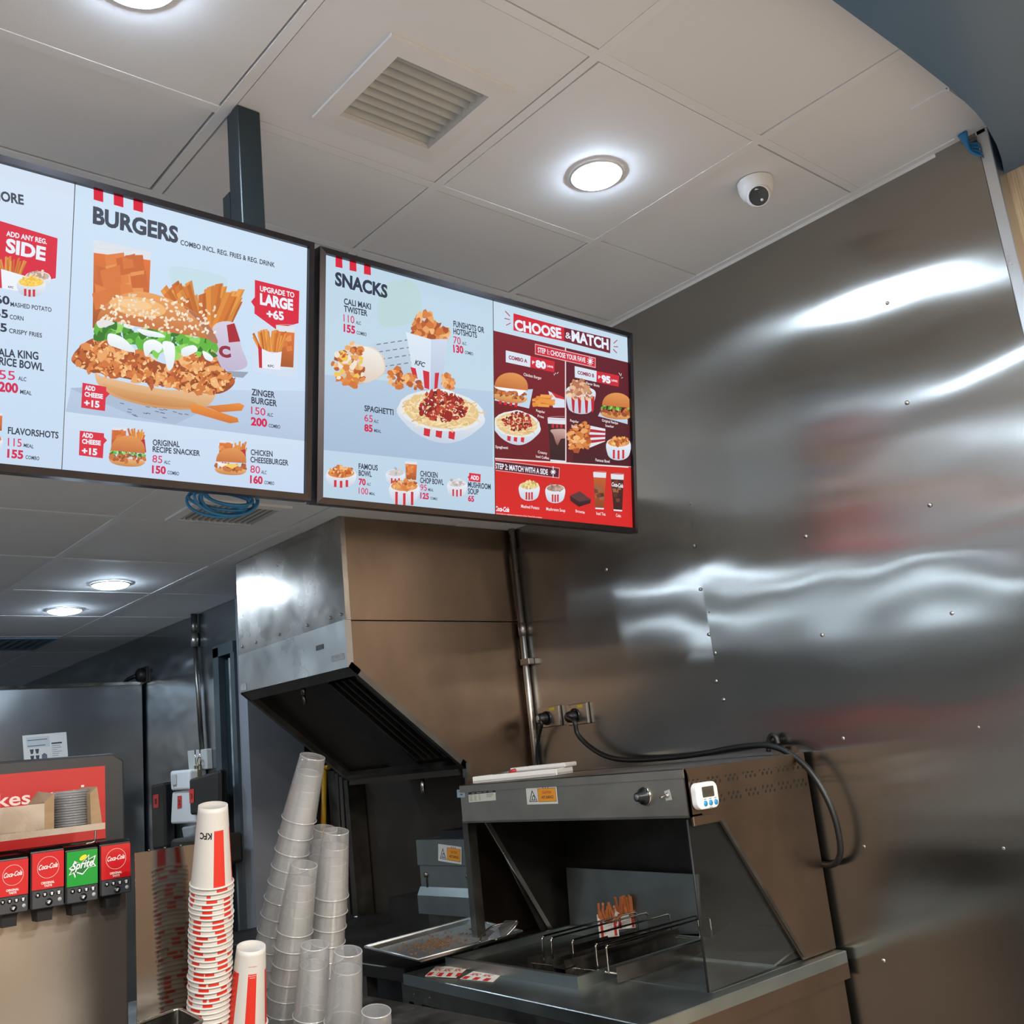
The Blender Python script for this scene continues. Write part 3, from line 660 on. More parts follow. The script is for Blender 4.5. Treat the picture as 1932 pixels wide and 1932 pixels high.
# upgrade flag
a.poly([(1322, 930), (1556, 960), (1550, 1226), (1316, 1186)], (208, 222, 240))
a.poly([(1330, 710), (1562, 768), (1558, 936), (1440, 968), (1328, 886), (1328, 850), (1310, 824), (1330, 800)], RED)
a.text('UPGRADE TO', (1357, 768), (1536, 803), 28, WHT, .02); a.text('LARGE', (1357, 835), (1530, 868), 56, WHT, .04); a.text('+65', (1392, 908), (1482, 920), 44, WHT, .03)
glass_drink(a, (1440, 945), (1538, 955), (1530, 1176), (1450, 1170), 10)
a.fries((1360, 1080, 1460, 1090), 30, 110, 13, .7, FRYC); a.poly([(1346, 1040), (1366, 1068), (1368, 1170), (1352, 1168)], (200, 34, 54)); a.poly([(1366, 1068), (1420, 1094), (1470, 1084), (1462, 1180), (1368, 1170)], (232, 236, 246)); a.text('KFC', (1398, 1164), (1430, 1166), 12, NAVY, .02)
# prices
tagbox(a, [(432, 1246), (556, 1268), (556, 1290), (574, 1304), (553, 1326), (549, 1394), (425, 1376)], RED, [('ADD', (444, 1282), (498, 1290), 24, .03), ('CHEESE', (442, 1316), (538, 1330), 24, .03), ('+15', (440, 1366), (520, 1376), 34, .03)])
a.text('ZINGER', (1313, 1310), (1434, 1326), 34, NAVY, .012); a.text('BURGER', (1312, 1352), (1445, 1370), 34, NAVY, .012)
a.text('150', (1310, 1408), (1385, 1418), 40, PINK, -.004); a.text('ALC', (1394, 1420), (1424, 1424), 19, NAVY, .005); a.text('200', (1309, 1466), (1394, 1476), 42, CRIM, .03); a.text('COMBO', (1402, 1478), (1462, 1486), 19, NAVY, .005)
tagbox(a, [(418, 1496), (544, 1510), (544, 1530), (560, 1546), (542, 1566), (538, 1640), (413, 1624)], RED, [('ADD', (430, 1528), (486, 1536), 24, .03), ('CHEESE', (429, 1562), (527, 1572), 24, .03), ('+15', (428, 1616), (508, 1624), 34, .03)])
glass_drink(a, (586, 1478), (660, 1484), (656, 1580), (582, 1576), 8); a.fries((690, 1570, 740, 1575), 20, 84, 11, .7, FRYC); a.poly([(720, 1550), (756, 1540), (764, 1610), (720, 1600)], (178, 40, 56)); burger(a, (668, 1600), 180, .09)
a.text('ORIGINAL', (798, 1572), (938, 1582), 32, NAVY, .012); a.text('RECIPE SNACKER', (797, 1606), (1044, 1628), 30, NAVY, .012)
a.text('85', (795, 1660), (847, 1666), 40, PINK, -.004); a.text('ALC', (856, 1668), (888, 1672), 19, NAVY, .005); a.text('150', (793, 1716), (866, 1722), 40, CRIM, .03); a.text('COMBO', (874, 1722), (934, 1730), 19, NAVY, .005)
glass_drink(a, (1146, 1546), (1216, 1552), (1210, 1640), (1142, 1634), 8); a.fries((1230, 1630, 1270, 1635), 16, 78, 11, .6, FRYC); a.poly([(1250, 1600), (1280, 1592), (1284, 1650), (1250, 1650)], (178, 40, 56)); burger(a, (1206, 1655), 158, .06, False, True)
a.text('CHICKEN', (1308, 1622), (1422, 1632), 30, NAVY, .012); a.text('CHEESEBURGER', (1306, 1660), (1504, 1678), 30, NAVY, .012)
a.text('80', (1305, 1714), (1356, 1720), 40, PINK, -.004); a.text('ALC', (1362, 1720), (1390, 1724), 19, NAVY, .005); a.text('160', (1304, 1768), (1370, 1774), 40, CRIM, .03); a.text('COMBO', (1378, 1774), (1430, 1780), 18, NAVY, .005)
a.build('menu_page', SCREEN, SL)

# --- right screen, left half: snacks
uS = 0.5135
a = page(oR, wR, hR, k, uS - .001, k, (580, 440, 3.01875), (190, 214, 232), (192, 216, 230), (184, 208, 226), 0.3)
a.sm([(440, 300), (620, 280), (640, 480), (420, 520)], (186, 214, 216))
a.poly([(84, 800), (1062, 900), (1062, 1330), (76, 1230)], (182, 204, 226), (164, 188, 214))
a.poly([(76, 1230), (1062, 1335), (1062, 1640), (70, 1540)], (190, 212, 232), (184, 208, 228))
for x in (166, 246, 328): a.poly([(x, 128 + (x - 166) * .28), (x + 38, 140 + (x - 166) * .28), (x + 40, 196 + (x - 166) * .25), (x, 188 + (x - 166) * .25)], RED)
a.text('SNACKS', (163, 290), (462, 365), 76, NAVY, .03)
def prices(a, rows):
    for t, p0, p1, h, c, bd in rows: a.text(t, p0, p1, h, c, bd)
prices(a, [('CALI MAKI', (214, 400), (368, 432), 35, NAVY, .014), ('TWISTER', (214, 442), (348, 470), 35, NAVY, .014), ('110', (212, 500), (274, 512), 44, PINK, -.004), ('ALC', (283, 514), (311, 520), 20, NAVY, .006), ('155', (212, 556), (278, 570), 44, CRIM, .03), ('COMBO', (286, 572), (343, 584), 20, NAVY, .006),
 ('FUNSHOTS OR', (838, 528), (1014, 566), 34, NAVY, .014), ('HOTSHOTS', (838, 570), (972, 594), 34, NAVY, .014), ('70', (838, 624), (880, 632), 42, PINK, -.004), ('ALC', (888, 632), (912, 636), 18, NAVY, .006), ('130', (838, 674), (896, 682), 42, CRIM, .03), ('COMBO', (903, 684), (950, 694), 18, NAVY, .006),
 ('SPAGHETTI', (331, 1010), (497, 1034), 34, NAVY, .014), ('65', (330, 1068), (378, 1076), 42, PINK, -.004), ('ALC', (384, 1076), (411, 1080), 18, NAVY, .006), ('85', (330, 1124), (378, 1130), 40, CRIM, .03), ('MEAL', (386, 1130), (426, 1136), 18, NAVY, .006),
 ('FAMOUS', (298, 1340), (407, 1350), 32, NAVY, .014), ('BOWL', (298, 1378), (372, 1386), 32, NAVY, .014), ('70', (298, 1430), (338, 1434), 36, CRIM, .03), ('ALC', (344, 1434), (367, 1437), 16, NAVY, .006), ('100', (298, 1482), (352, 1488), 38, PINK, -.004), ('MEAL', (359, 1488), (391, 1492), 16, NAVY, .006),
 ('CHICKEN', (649, 1382), (748, 1392), 32, NAVY, .014), ('CHOP BOWL', (649, 1420), (782, 1432), 32, NAVY, .014), ('95', (649, 1462), (687, 1466), 36, PINK, -.004), ('MEAL', (694, 1466), (724, 1470), 16, NAVY, .006), ('125', (649, 1508), (698, 1514), 34, CRIM, .03), ('COMBO', (706, 1514), (747, 1520), 15, NAVY, .006),
 ('MUSHROOM', (921, 1444), (1050, 1458), 32, NAVY, .014), ('SOUP', (921, 1482), (982, 1488), 32, NAVY, .014), ('65', (921, 1524), (956, 1528), 32, CRIM, .03)])
# wrap
a.poly([(375, 625), (580, 605), (600, 800), (440, 800)], (196, 212, 228), (180, 198, 216))
for i in range(5):
    for j in range(4): a.line([(400 + 40 * i + j * 12, 632 + 42 * j - i * 6), (424 + 40 * i + j * 12, 628 + 42 * j - i * 6)], 6, (112, 128, 148))
a.sm([(230, 640), (330, 640), (400, 660), (445, 720), (440, 800), (340, 850), (240, 868), (195, 820)], (232, 214, 196), (206, 182, 160))
a.sm([(300, 660), (345, 645), (420, 690), (440, 790), (330, 850), (310, 760)], (240, 236, 230), (220, 204, 188))
a.pile([(135, 740), (200, 640), (270, 615), (320, 640), (310, 760), (330, 830), (270, 865), (200, 850), (160, 800)], 80, (12, 28), CHK + [(240, 196, 90), (236, 226, 210)])
# cup of chicken
a.pile([(575, 560), (610, 500), (650, 455), (710, 460), (730, 500), (800, 545), (804, 605), (700, 600), (590, 580)], 80, (14, 30), CHK)
a.poly([(566, 560), (710, 602), (706, 890), (620, 860)], (220, 232, 244), (206, 220, 236)); a.poly([(710, 602), (804, 600), (770, 880), (706, 890)], (206, 218, 236), (182, 196, 220))
a.text('KFC', (616, 745), (676, 762), 28, INK, .02, .25)
for P in ([(592, 760), (622, 768), (634, 828), (606, 815)], [(663, 778), (700, 788), (700, 888), (672, 878)], [(732, 794), (756, 792), (746, 882), (728, 886)]): a.poly(P, (206, 40, 58))
a.pile([(470, 790), (520, 765), (600, 790), (665, 870), (560, 905), (480, 860)], 50, (12, 24), CHK); a.pile([(775, 800), (820, 810), (848, 850), (830, 890), (775, 888)], 26, (10, 22), CHK)
# spaghetti dish
def spag(a, c, w, h, rot, n, stripes=True, zw=7):
    x, y = c; co, si = math.cos(rot), math.sin(rot)
    def R(px, py): return (x + px * co - py * si, y + px * si + py * co)
    a.sm([R(-w * .5, 0), R(-w * .38, h * .42), R(-w * .12, h * .68), R(w * .16, h * .7), R(w * .4, h * .42), R(w * .5, 0), R(0, -h * .5)], (236, 242, 248), (196, 208, 224))
    if stripes:
        for s_ in (-.14, 0, .15): a.poly([R(w * s_ - w * .035, h * .42), R(w * s_ + w * .04, h * .44), R(w * s_ + w * .04, h * .62), R(w * s_ - w * .03, h * .6)], (206, 40, 54))
    a.ell((x, y), w * .5, h * .46, (226, 230, 232), rot); a.ell((x, y), w * .44, h * .4, (226, 196, 140), rot)
    for i in range(n):
        t = random.uniform(0, 2 * PI); rr = random.uniform(.2, .42); q = R(w * rr * math.cos(t), h * rr * .9 * math.sin(t)); L = random.uniform(.06, .14) * w; d = random.uniform(0, PI); bnd = random.uniform(-.8, .8)
        P = [(q[0] + L * math.cos(d + bnd * s_) * s_, q[1] + L * .6 * math.sin(d + bnd * s_) * s_) for s_ in (-1, -.5, 0, .5, 1)]
        a.line(P, zw, random.choice([(240, 214, 164), (228, 196, 140), (246, 226, 184), (212, 176, 116)]))
    P = [R(w * .3 * math.cos(2 * PI * k / 14), -h * .1 + h * .33 * math.sin(2 * PI * k / 14)) for k in range(14)]
    a.pile(P, n, (w * .02, w * .05), [(150, 34, 30), (176, 50, 40), (122, 26, 26), (190, 70, 50)]); a.pile(P, n // 2, (w * .008, w * .02), [(246, 226, 216), (252, 240, 232), (226, 150, 120)], .4)
spag(a, (768, 1010), 490, 250, .12, 130)
# small bowls along the bottom
bowl(a, (195, 1365), 165, 72, [-.2, 0, .2], CHK + [(240, 220, 190)], 50); bowl(a, (504, 1365), 104, 62, [-.2, 0, .2], [(206, 200, 200), (180, 174, 176), (226, 222, 220)], 12)
glass_drink(a, (560, 1298), (628, 1302), (622, 1410), (566, 1405), 7); bowl(a, (555, 1440), 165, 90, [-.27, 0, .27], CHK + [(222, 190, 160)], 50, st_h=(.15, 1.0))
bowl(a, (855, 1425), 108, 72, [-.2, 0, .2], [(206, 200, 200), (180, 174, 176), (226, 222, 220)], 14)
tagbox(a, [(924, 1364), (990, 1372), (988, 1418), (922, 1410), (922, 1398), (915, 1388), (924, 1380)], RED, [('ADD', (932, 1400), (980, 1406), 24, .03)])
a.build('menu_page', SCREEN, SR)

# --- right screen, right half: combo chart
a = page(oR, wR, hR, uS + .001, wR - k, k, (920, 560, 4.2929), (198, 220, 236), (198, 220, 236), (198, 220, 236), .5)
DR, MR, BR_ = (112, 22, 34), (92, 18, 32), (204, 30, 30)
a.poly([(58, 270), (640, 410), (640, 1340), (55, 1300)], (124, 24, 38), (104, 20, 30)); a.poly([(640, 410), (1190, 540), (1190, 1376), (640, 1340)], (98, 20, 36), (70, 18, 30))
a.poly([(55, 1310), (1190, 1380), (1190, 1900), (50, 1800)], (204, 34, 30), (214, 30, 30))
a.line([(640, 410), (640, 1340)], 9, (232, 214, 220)); a.line([(55, 1306), (1150, 1377)], 12, (236, 214, 214))
a.poly([(218, 130), (630, 245), (630, 358), (218, 268)], (206, 36, 54)); a.poly([(630, 245), (1004, 334), (1002, 455), (630, 358)], (112, 26, 50))
a.text('CHOOSE', (230, 262), (608, 332), 84, WHT, .03); a.text('&', (640, 330), (686, 340), 52, WHT, -.004); a.text('MATCH', (690, 352), (990, 424), 86, WHT, .03)
for p, q in (((152, 112), (190, 154)), ((146, 170), (190, 182)), ((158, 228), (196, 208)), ((1030, 374), (1060, 346)), ((1030, 400), (1066, 402)), ((1026, 422), (1056, 452))): a.line([p, q], 7, (190, 50, 70))
a.poly([(392, 376), (884, 490), (884, 574), (392, 462)], (226, 170, 180)); a.poly([(397, 384), (879, 496), (879, 566), (397, 456)], (206, 36, 54))
a.text('STEP 1: CHOOSE YOUR FAVE', (416, 445), (802, 530), 42, WHT, .012)
for i in range(10):
    t = 2 * PI * i / 10; a.line([(840 + 14 * math.cos(t), 520 + 16 * math.sin(t)), (840 + 26 * math.cos(t), 520 + 34 * math.sin(t))], 5, WHT)
a.ell((840, 520), 12, 16, WHT)
a.poly([(156, 430), (356, 476), (354, 568), (156, 526)], (216, 228, 240)); a.text('COMBO A', (180, 500), (330, 532), 30, (150, 40, 70), .03)
a.poly([(356, 476), (552, 520), (550, 610), (354, 568)], (206, 36, 54)); a.text('P', (370, 540), (390, 545), 26, WHT, .02); a.text('80', (398, 564), (482, 580), 56, WHT, .05); a.text('LANG', (490, 564), (540, 575), 17, WHT, .02)
a.poly([(714, 558), (892, 598), (890, 688), (716, 650)], (216, 228, 240)); a.text('COMBO B', (738, 622), (872, 650), 28, (150, 40, 70), .03)
a.poly([(892, 598), (1074, 636), (1070, 726), (890, 688)], (206, 36, 54)); a.text('P', (906, 660), (924, 664), 26, WHT, .02); a.text('95', (932, 684), (1006, 698), 54, WHT, .05); a.text('LANG', (1012, 680), (1060, 690), 17, WHT, .02)
for p, q in (((546, 620), (550, 634)), ((560, 612), (556, 624)), ((582, 608), (570, 620)), ((1072, 612), (1082, 632)), ((1092, 618), (1088, 640)), ((1104, 650), (1092, 656))): a.line([p, q], 4, WHT)
CAP = lambda t, p0, p1, h=20: a.text(t, p0, p1, h, (236, 226, 230), .004)
a.poly([(100, 760), (376, 745), (345, 902), (60, 835)], (190, 212, 230))
for i in range(4): a.poly([(110 + 42 * i, 815 + 8 * i), (132 + 42 * i, 820 + 8 * i), (120 + 42 * i, 868 + 8 * i), (98 + 42 * i, 862 + 8 * i)], (206, 40, 54))
a.box = (uS + .001, k, wR - k, hR - k)
burger(a, (200, 730), 272, .12, False, False, True)
CAP('Chicken Burger', (300, 635), (446, 668), 24)
a.poly([(500, 760), (632, 820), (634, 895), (540, 895)], (214, 224, 238)); a.poly([(520, 765), (632, 815), (632, 830), (560, 815)], (206, 40, 54))
for i in range(17):
    x, y = random.uniform(500, 560), random.uniform(765, 895); L = random.uniform(90, 140); d = random.uniform(-.25, .3)
    c = random.choice(FRYC); a.line([(x, y), (x - L, y - L * d)], 22, c)
CAP('Regular', (402, 926), (474, 942), 20); CAP('Fries', (414, 970), (464, 982), 20)
spag(a, (245, 1030), 380, 230, .1, 90, True, 5); CAP('Spaghetti', (70, 1222), (172, 1232), 22)
glass_drink(a, (492, 975), (690, 985), (680, 1345), (515, 1330), 0, (66, 30, 34), (196, 150, 170)); 
a.sm([(515, 1080), (560, 1070), (640, 1075), (640, 1140), (600, 1150), (570, 1200), (540, 1120)], (206, 170, 160), (130, 80, 70))
for i in range(4): a.poly([(525 + 34 * i, 1025 + 2 * i), (545 + 34 * i, 1027 + 2 * i), (545 + 34 * i, 1060), (526 + 34 * i, 1060)], (190, 40, 56))
a.poly([(636, 960), (700, 960), (700, 1340), (636, 1340)], (90, 20, 34)); a.line([(640, 900), (640, 1342)], 9, (232, 214, 220))
CAP('Creamy', (414, 1264), (488, 1276), 22); CAP('Iced Coffee', (398, 1300), (504, 1316), 22)
# right column
a.sm([(648, 740), (655, 880), (690, 930), (770, 948), (840, 930), (866, 860), (876, 760), (760, 720)], (222, 230, 240), (190, 200, 220))
for i, x in enumerate((684, 736, 792, 842)): a.poly([(x, 800 + 10 * (i % 3)), (x + 30, 806 + 8 * (i % 3)), (x + 24, 940 - 20 * (i == 3)), (x + 8, 940 - 24 * (i == 0))], (190, 36, 52))
a.pile([(650, 760), (690, 710), (720, 665), (770, 665), (800, 710), (860, 790), (850, 820), (740, 830), (660, 800)], 70, (14, 30), [(206, 150, 110), (226, 186, 156), (182, 116, 82), (236, 206, 180)])
CAP('Flavor Shots', (804, 706), (912, 730), 22)
a.poly([(930, 905), (1140, 990), (1140, 1030), (900, 965)], (186, 208, 228)); burger(a, (1052, 880), 240, .1, True)
CAP('Original Recipe', (932, 1008), (1062, 1032), 22); CAP('Snacker', (960, 1050), (1030, 1060), 20)
a.poly([(828, 1040), (960, 1068), (958, 1170), (830, 1222)], (224, 226, 236))
for i in range(3): a.poly([(828, 1068 + 46 * i), (960, 1086 + 32 * i), (958, 1102 + 32 * i), (828, 1094 + 46 * i)], (176, 34, 50))
a.pile([(660, 1110), (740, 1020), (780, 1020), (826, 1050), (828, 1180), (800, 1230), (720, 1260), (665, 1220)], 80, (14, 30), CHK)
CAP('Regular', (674, 1008), (744, 1022), 20); CAP('Shots', (684, 1054), (734, 1062), 20)
bowl(a, (1066, 1180), 190, 130, [-.2, 0, .2], CHK + [(240, 204, 110)], 70); CAP('Famous Bowl', (880, 1330), (994, 1344), 24)
# step two
a.poly([(55, 1318), (590, 1384), (586, 1470), (55, 1405)], (222, 150, 160)); a.poly([(55, 1325), (584, 1390), (580, 1462), (55, 1398)], (84, 20, 36))
a.text('STEP 2: MATCH WITH A SIDE', (66, 1388), (494, 1440), 46, WHT, .014)
for i in range(8):
    t = 2 * PI * i / 8; L = 46 if i in (2, 6) else 22; a.line([(536, 1418), (536 + 22 * math.cos(t), 1418 + L * math.sin(t))], 6, WHT)
bowl(a, (342, 1530), 160, 110, [-.14, 0, .14], [(226, 204, 130), (240, 226, 170), (200, 170, 100)], 40); bowl(a, (553, 1550), 152, 110, [-.14, 0, .14], [(170, 140, 124), (196, 170, 150), (140, 110, 98)], 16)
CAP('Mashed Potato', (276, 1706), (424, 1722), 26); CAP('Mushroom Soup', (480, 1728), (634, 1742), 26)
a.poly([(672, 1610), (752, 1574), (842, 1640), (838, 1670), (745, 1700), (676, 1650)], (72, 34, 38), (44, 18, 22)); a.poly([(672, 1610), (752, 1574), (842, 1640), (750, 1660)], (92, 52, 54)); CAP('Brownie', (718, 1744), (792, 1756), 24)
glass_drink(a, (860, 1418), (966, 1424), (946, 1722), (878, 1718), 10, (176, 84, 40)); CAP('Iced Tea', (886, 1764), (960, 1772), 26)
glass_drink(a, (1002, 1434), (1108, 1440), (1094, 1738), (1026, 1732), 10, (70, 26, 24)); a.text('Coca-Cola', (1010, 1532), (1102, 1546), 34, WHT, .02, .35); CAP('Coke', (1044, 1780), (1084, 1786), 26)
a.text('Coca-Cola', (66, 1732), (180, 1742), 40, WHT, .02, .35); a.text('Coca-Cola is a registered trademark of the Coca-Cola company', (66, 1758), (446, 1792), 12, (240, 200, 200), .004)
a.build('menu_page', SCREEN, SR)

# ================================================================ extractor hood
HX, HY0, HY1 = 1.836, 2.955, 3.76
t = thing('extractor_hood', 'steel extractor hood with slanted open underside on the steel wall beside the vertical pipe', 'hood', (2.2, 3.36, ZL))
hood = t
b = MB(); b.slab([(HX, HY0, 2.014), (HX, HY1, 2.005), (HX, HY1, ZL), (HX, HY0, ZL)], (1, 0, 0), 0.02); b.build('front_panel', STEEL_H, t)
b = MB(); b.slab([(HX - 0.004, HY0, 1.852), (HX - 0.004, HY1, 1.856), (HX - 0.004, HY1, 2.004), (HX - 0.004, HY0, 2.013)], (1, 0, 0), 0.024); lo = b.build('front_lip', mat('lip_steel', (190, 188, 182), 0.3, 1, noise=(6, 0.12), smudge=(3, 0.26, 0.36), bump=[(4, 0.5, 0.015)]), t)
for y in (HY0 + 0.03, HY0 + 0.10, HY0 + 0.26, HY0 + 0.47, HY0 + 0.66, HY1 - 0.03):
    b = MB(); b.lathe([(0.006, 0), (0.005, 0.003), (0, 0.004)], (HX, y, 2.035), (-1, 0, 0), 10); b.build('rivet', RIV, t)
WSTK = mat('worn_sticker', (196, 194, 188), 0.6, noise=(60, 0.4))
b = MB(); b.box((HX - 0.0055, HY1 - 0.06, 1.862), (HX - 0.004, HY1 - 0.012, 1.888)); b.build('sticker', WSTK, t)
b = MB(); b.box((HX - 0.0055, HY0 + 0.02, 1.882), (HX - 0.004, HY0 + 0.10, 1.902)); b.build('sticker', WSTK, t)
b = MB(); b.box((HX - 0.0052, HY0 + 0.15, 1.935), (HX - 0.004, HY0 + 0.2, 1.952)); b.build('stain_mark', mat('scuff', (92, 92, 88), 0.6, noise=(150, 0.6)), t)
b = MB(); b.prism([(HX + 0.02, ZL), (HX + 0.02, 2.012), (WX, 2.012), (WX, ZL)], HY0, HY0 + 0.015, axis='y'); b.build('side_panel', STEEL_HW, t)
b = MB(); b.prism([(HX + 0.012, 2.008), (HX, 1.852), (2.295, 1.48), (2.31, 0.905), (WX, 0.905), (WX, 2.008)], HY0 + 0.001, HY0 + 0.016, axis='y'); b.build('side_panel', STEEL_HW, t)
b = MB(); b.prism([(HX + 0.02, ZL), (HX, 1.856), (2.295, 1.48), (2.59, 1.48), (2.59, ZL)], HY1 - 0.016, HY1, axis='y'); b.build('side_panel', STEEL_DK, t)
SLN = Vector((2.295 - HX, 0, 1.48 - 1.854)); sl = SLN.normalized(); sn = Vector((-sl.z, 0, sl.x)) # up-inside normal
if sn.z < 0: sn = -sn
def HP(s_, y, d): return Vector((HX, y, 1.854)) + sl * s_ + sn * d
SLL = SLN.length
b = MB()      # rim around the open underside
for s0, s1, y0, y1 in ((0, 0.045, HY0, HY1), (SLL - 0.03, SLL, HY0, HY1), (0, SLL, HY0, HY0 + 0.022), (0, SLL, HY1 - 0.022, HY1)):
    b.hexa([HP(s0, y0, -0.002), HP(s1, y0, -0.002), HP(s1, y1, -0.002), HP(s0, y1, -0.002)], [HP(s0, y0, 0.02), HP(s1, y0, 0.02), HP(s1, y1, 0.02), HP(s0, y1, 0.02)])
b.build('rim', STEEL_MID, t)
b = MB(); b.hexa([HP(0.04, HY0 + 0.02, 0.06), HP(SLL, HY0 + 0.02, 0.03), HP(SLL, HY1 - 0.02, 0.03), HP(0.04, HY1 - 0.02, 0.06)], [HP(0.04, HY0 + 0.02, 0.08), HP(SLL, HY0 + 0.02, 0.06), HP(SLL, HY1 - 0.02, 0.06), HP(0.04, HY1 - 0.02, 0.08)]); b.build('inner_panel', SOOT, t)
b = MB(); b.hexa([HP(0.05, HY0 + 0.28, 0.045), HP(SLL - 0.03, HY0 + 0.28, 0.02), HP(SLL - 0.03, HY1 - 0.34, 0.02), HP(0.05, HY1 - 0.34, 0.045)], [HP(0.05, HY0 + 0.28, 0.06), HP(SLL - 0.03, HY0 + 0.28, 0.04), HP(SLL - 0.03, HY1 - 0.34, 0.04), HP(0.05, HY1 - 0.34, 0.06)]); b.build('filter_cover', STEEL_DK, t)
for k in range(5):
    y = HY0 + 0.05 + 0.045 * k; b = MB()
    b.hexa([HP(0.07, y, 0.012), HP(SLL - 0.06, y, 0.008), HP(SLL - 0.06, y + 0.02, 0.012), HP(0.07, y + 0.02, 0.016)], [HP(0.07, y + 0.004, 0.04), HP(SLL - 0.06, y + 0.004, 0.03), HP(SLL - 0.06, y + 0.024, 0.03), HP(0.07, y + 0.024, 0.04)])
    b.build('baffle', STEEL_DK, t)
b = MB(); b.box((2.29, HY0 + 0.04, 1.46), (2.38, HY1 - 0.02, 1.50)); b.build('grease_trough', SOOT, t)
for (s_, y) in ((0.06, HY0 + 0.43),):
    p = HP(s_, y, 0.03); b = MB(); b.tube([p, p + Vector((0, 0, -0.035))], 0.009, 10); b.tube([p + Vector((0, 0, -0.03)), p + Vector((0.004, 0, -0.07))], 0.006, 10); b.build('spray_nozzle', STEEL_MID, t)
b = MB(); p = Vector((2.32, HY0 + 0.31, 1.46)); b.tube([p, p + Vector((0, 0, -0.055))], 0.009, 10); b.build('drain_cup', STEEL, t)
b = MB(); b.box((2.292, HY0 - 0.004, 1.45), (2.312, HY0 + 0.02, 1.5)); b.build('bracket', STEEL_MID, t)
# vertical conduit on the steel wall by the hood
t = thing('conduit_pipe', 'thin steel conduit running down the wall corner beside the hood', 'pipe', (WX - 0.02, 2.925, 1.4))
b = MB(); b.tube([(WX - 0.016, 2.93, 0.9), (WX - 0.016, 2.93, ZL)], 0.0125, 12); b.build('pipe', STEEL, t)
b = MB(); b.box((WX - 0.031, 2.895, 1.838), (WX - 0.001, 2.945, 1.862)); b.bevel(0.003); b.build('clamp', STEEL, t)
b = MB(); b.tube([(WX - 0.016, 2.93, 1.95), (WX - 0.016, 2.93, 2.0)], 0.0155, 12); b.build('coupling', STEEL, t)

# ================================================================ wall outlets with plugs
def outlet(name, label, qc, w, h, plug, lab):
    p = atX(qc, WX); t = thing(name, label, 'outlet', tuple(p))
    b = MB(); b.box((WX - 0.014, p.y - w / 2, p.z - h / 2), (WX - 0.001, p.y + w / 2, p.z + h / 2)); b.bevel(0.003); b.build('plate', STEEL, t)
    b = MB(); b.box((WX - 0.0148, p.y - w * .3, p.z + h * .28), (WX - 0.0139, p.y - w * .05, p.z + h * .42)); b.build('yellow_tag', mat('yellow_tag', (196, 176, 40), 0.5, noise=(200, 0.4)), t)
    b = MB(); b.lathe([(0.026, 0.013), (0.026, 0.018), (0.021, 0.019), (0.021, 0.015)], (WX, p.y + w * .12, p.z - h * .05), (-1, 0, 0), 24); b.build('socket', BLACK, t)
    return p
pa = outlet('wall_outlet', 'steel wall outlet plate nearest the conduit, its plug turned aside', (1041, 1352), 0.112, 0.075, 0, 0)
pb = outlet('wall_outlet', 'steel wall outlet plate farther from the conduit, feeding the long black cord', (1094, 1347), 0.104, 0.075, 0, 0)
def plug(label, p, cordpts, r, body, facem, name='power_cord'):
    t = thing(name, label, 'power cord', tuple(p))
    b = MB(); b.lathe([(0.0205, 0.0155), (0.0215, 0.03), (0.019, 0.044), (0.014, 0.05), (0, 0.051)], p, body, 20); b.build('plug', RUBBER, t)
    if facem:
        b = MB(); b.lathe([(0.0135, 0.0505), (0.012, 0.052), (0, 0.0525)], p, body, 16); b.build('plug_face', mat('plug_face', (170, 168, 160), 0.5, noise=(80, 0.4)), t)
    b = MB(); b.tube(spline(cordpts, 10), r, 10); b.build('cord', RUBBER, t)
# short cord drops behind the warmer
sa = Vector((WX, pa.y + 0.112 * .12, pa.z - .004))
plug('short black power cord dropping behind the warmer from the outlet nearest the conduit', sa, [sa + Vector((-0.048, 0.004, -0.004)), atX((1022, 1368), WX - 0.045), atX((1016, 1392), WX - 0.03), atX((1013, 1430), WX - 0.02), atX((1013, 1470), WX - 0.018)], 0.0062, (-1, 0.25, 0), True)
sb = Vector((WX, pb.y + 0.104 * .12, pb.z - .004))
plug('long thick black power cord sagging along the wall and over the warmer top', sb, [sb + Vector((-0.045, 0.006, -0.004)), atX((1084, 1362), WX - 0.055), atX((1090, 1385), WX - 0.05), atX((1112, 1408), WX - 0.045), atX((1145, 1427), WX - 0.05), atX((1190, 1434), WX - 0.06), atX((1270, 1429), WX - 0.07), atX((1330, 1421), WX - 0.08), atX((1390, 1410), WX - 0.085), atX((1440, 1406), WX - 0.08),
  atX((1475, 1414), WX - 0.075), atX((1510, 1436), WX - 0.07), atX((1538, 1468), WX - 0.065), atX((1562, 1510), WX - 0.06), atX((1577, 1550), WX - 0.055), atX((1585, 1590), WX - 0.05), atX((1585, 1612), WX - 0.045), atX((1578, 1627), WX - 0.04), atX((1566, 1632), WX - 0.03), atX((1552, 1631), WX - 0.02)], 0.0088, (-1, 0.15, -0.1), False)

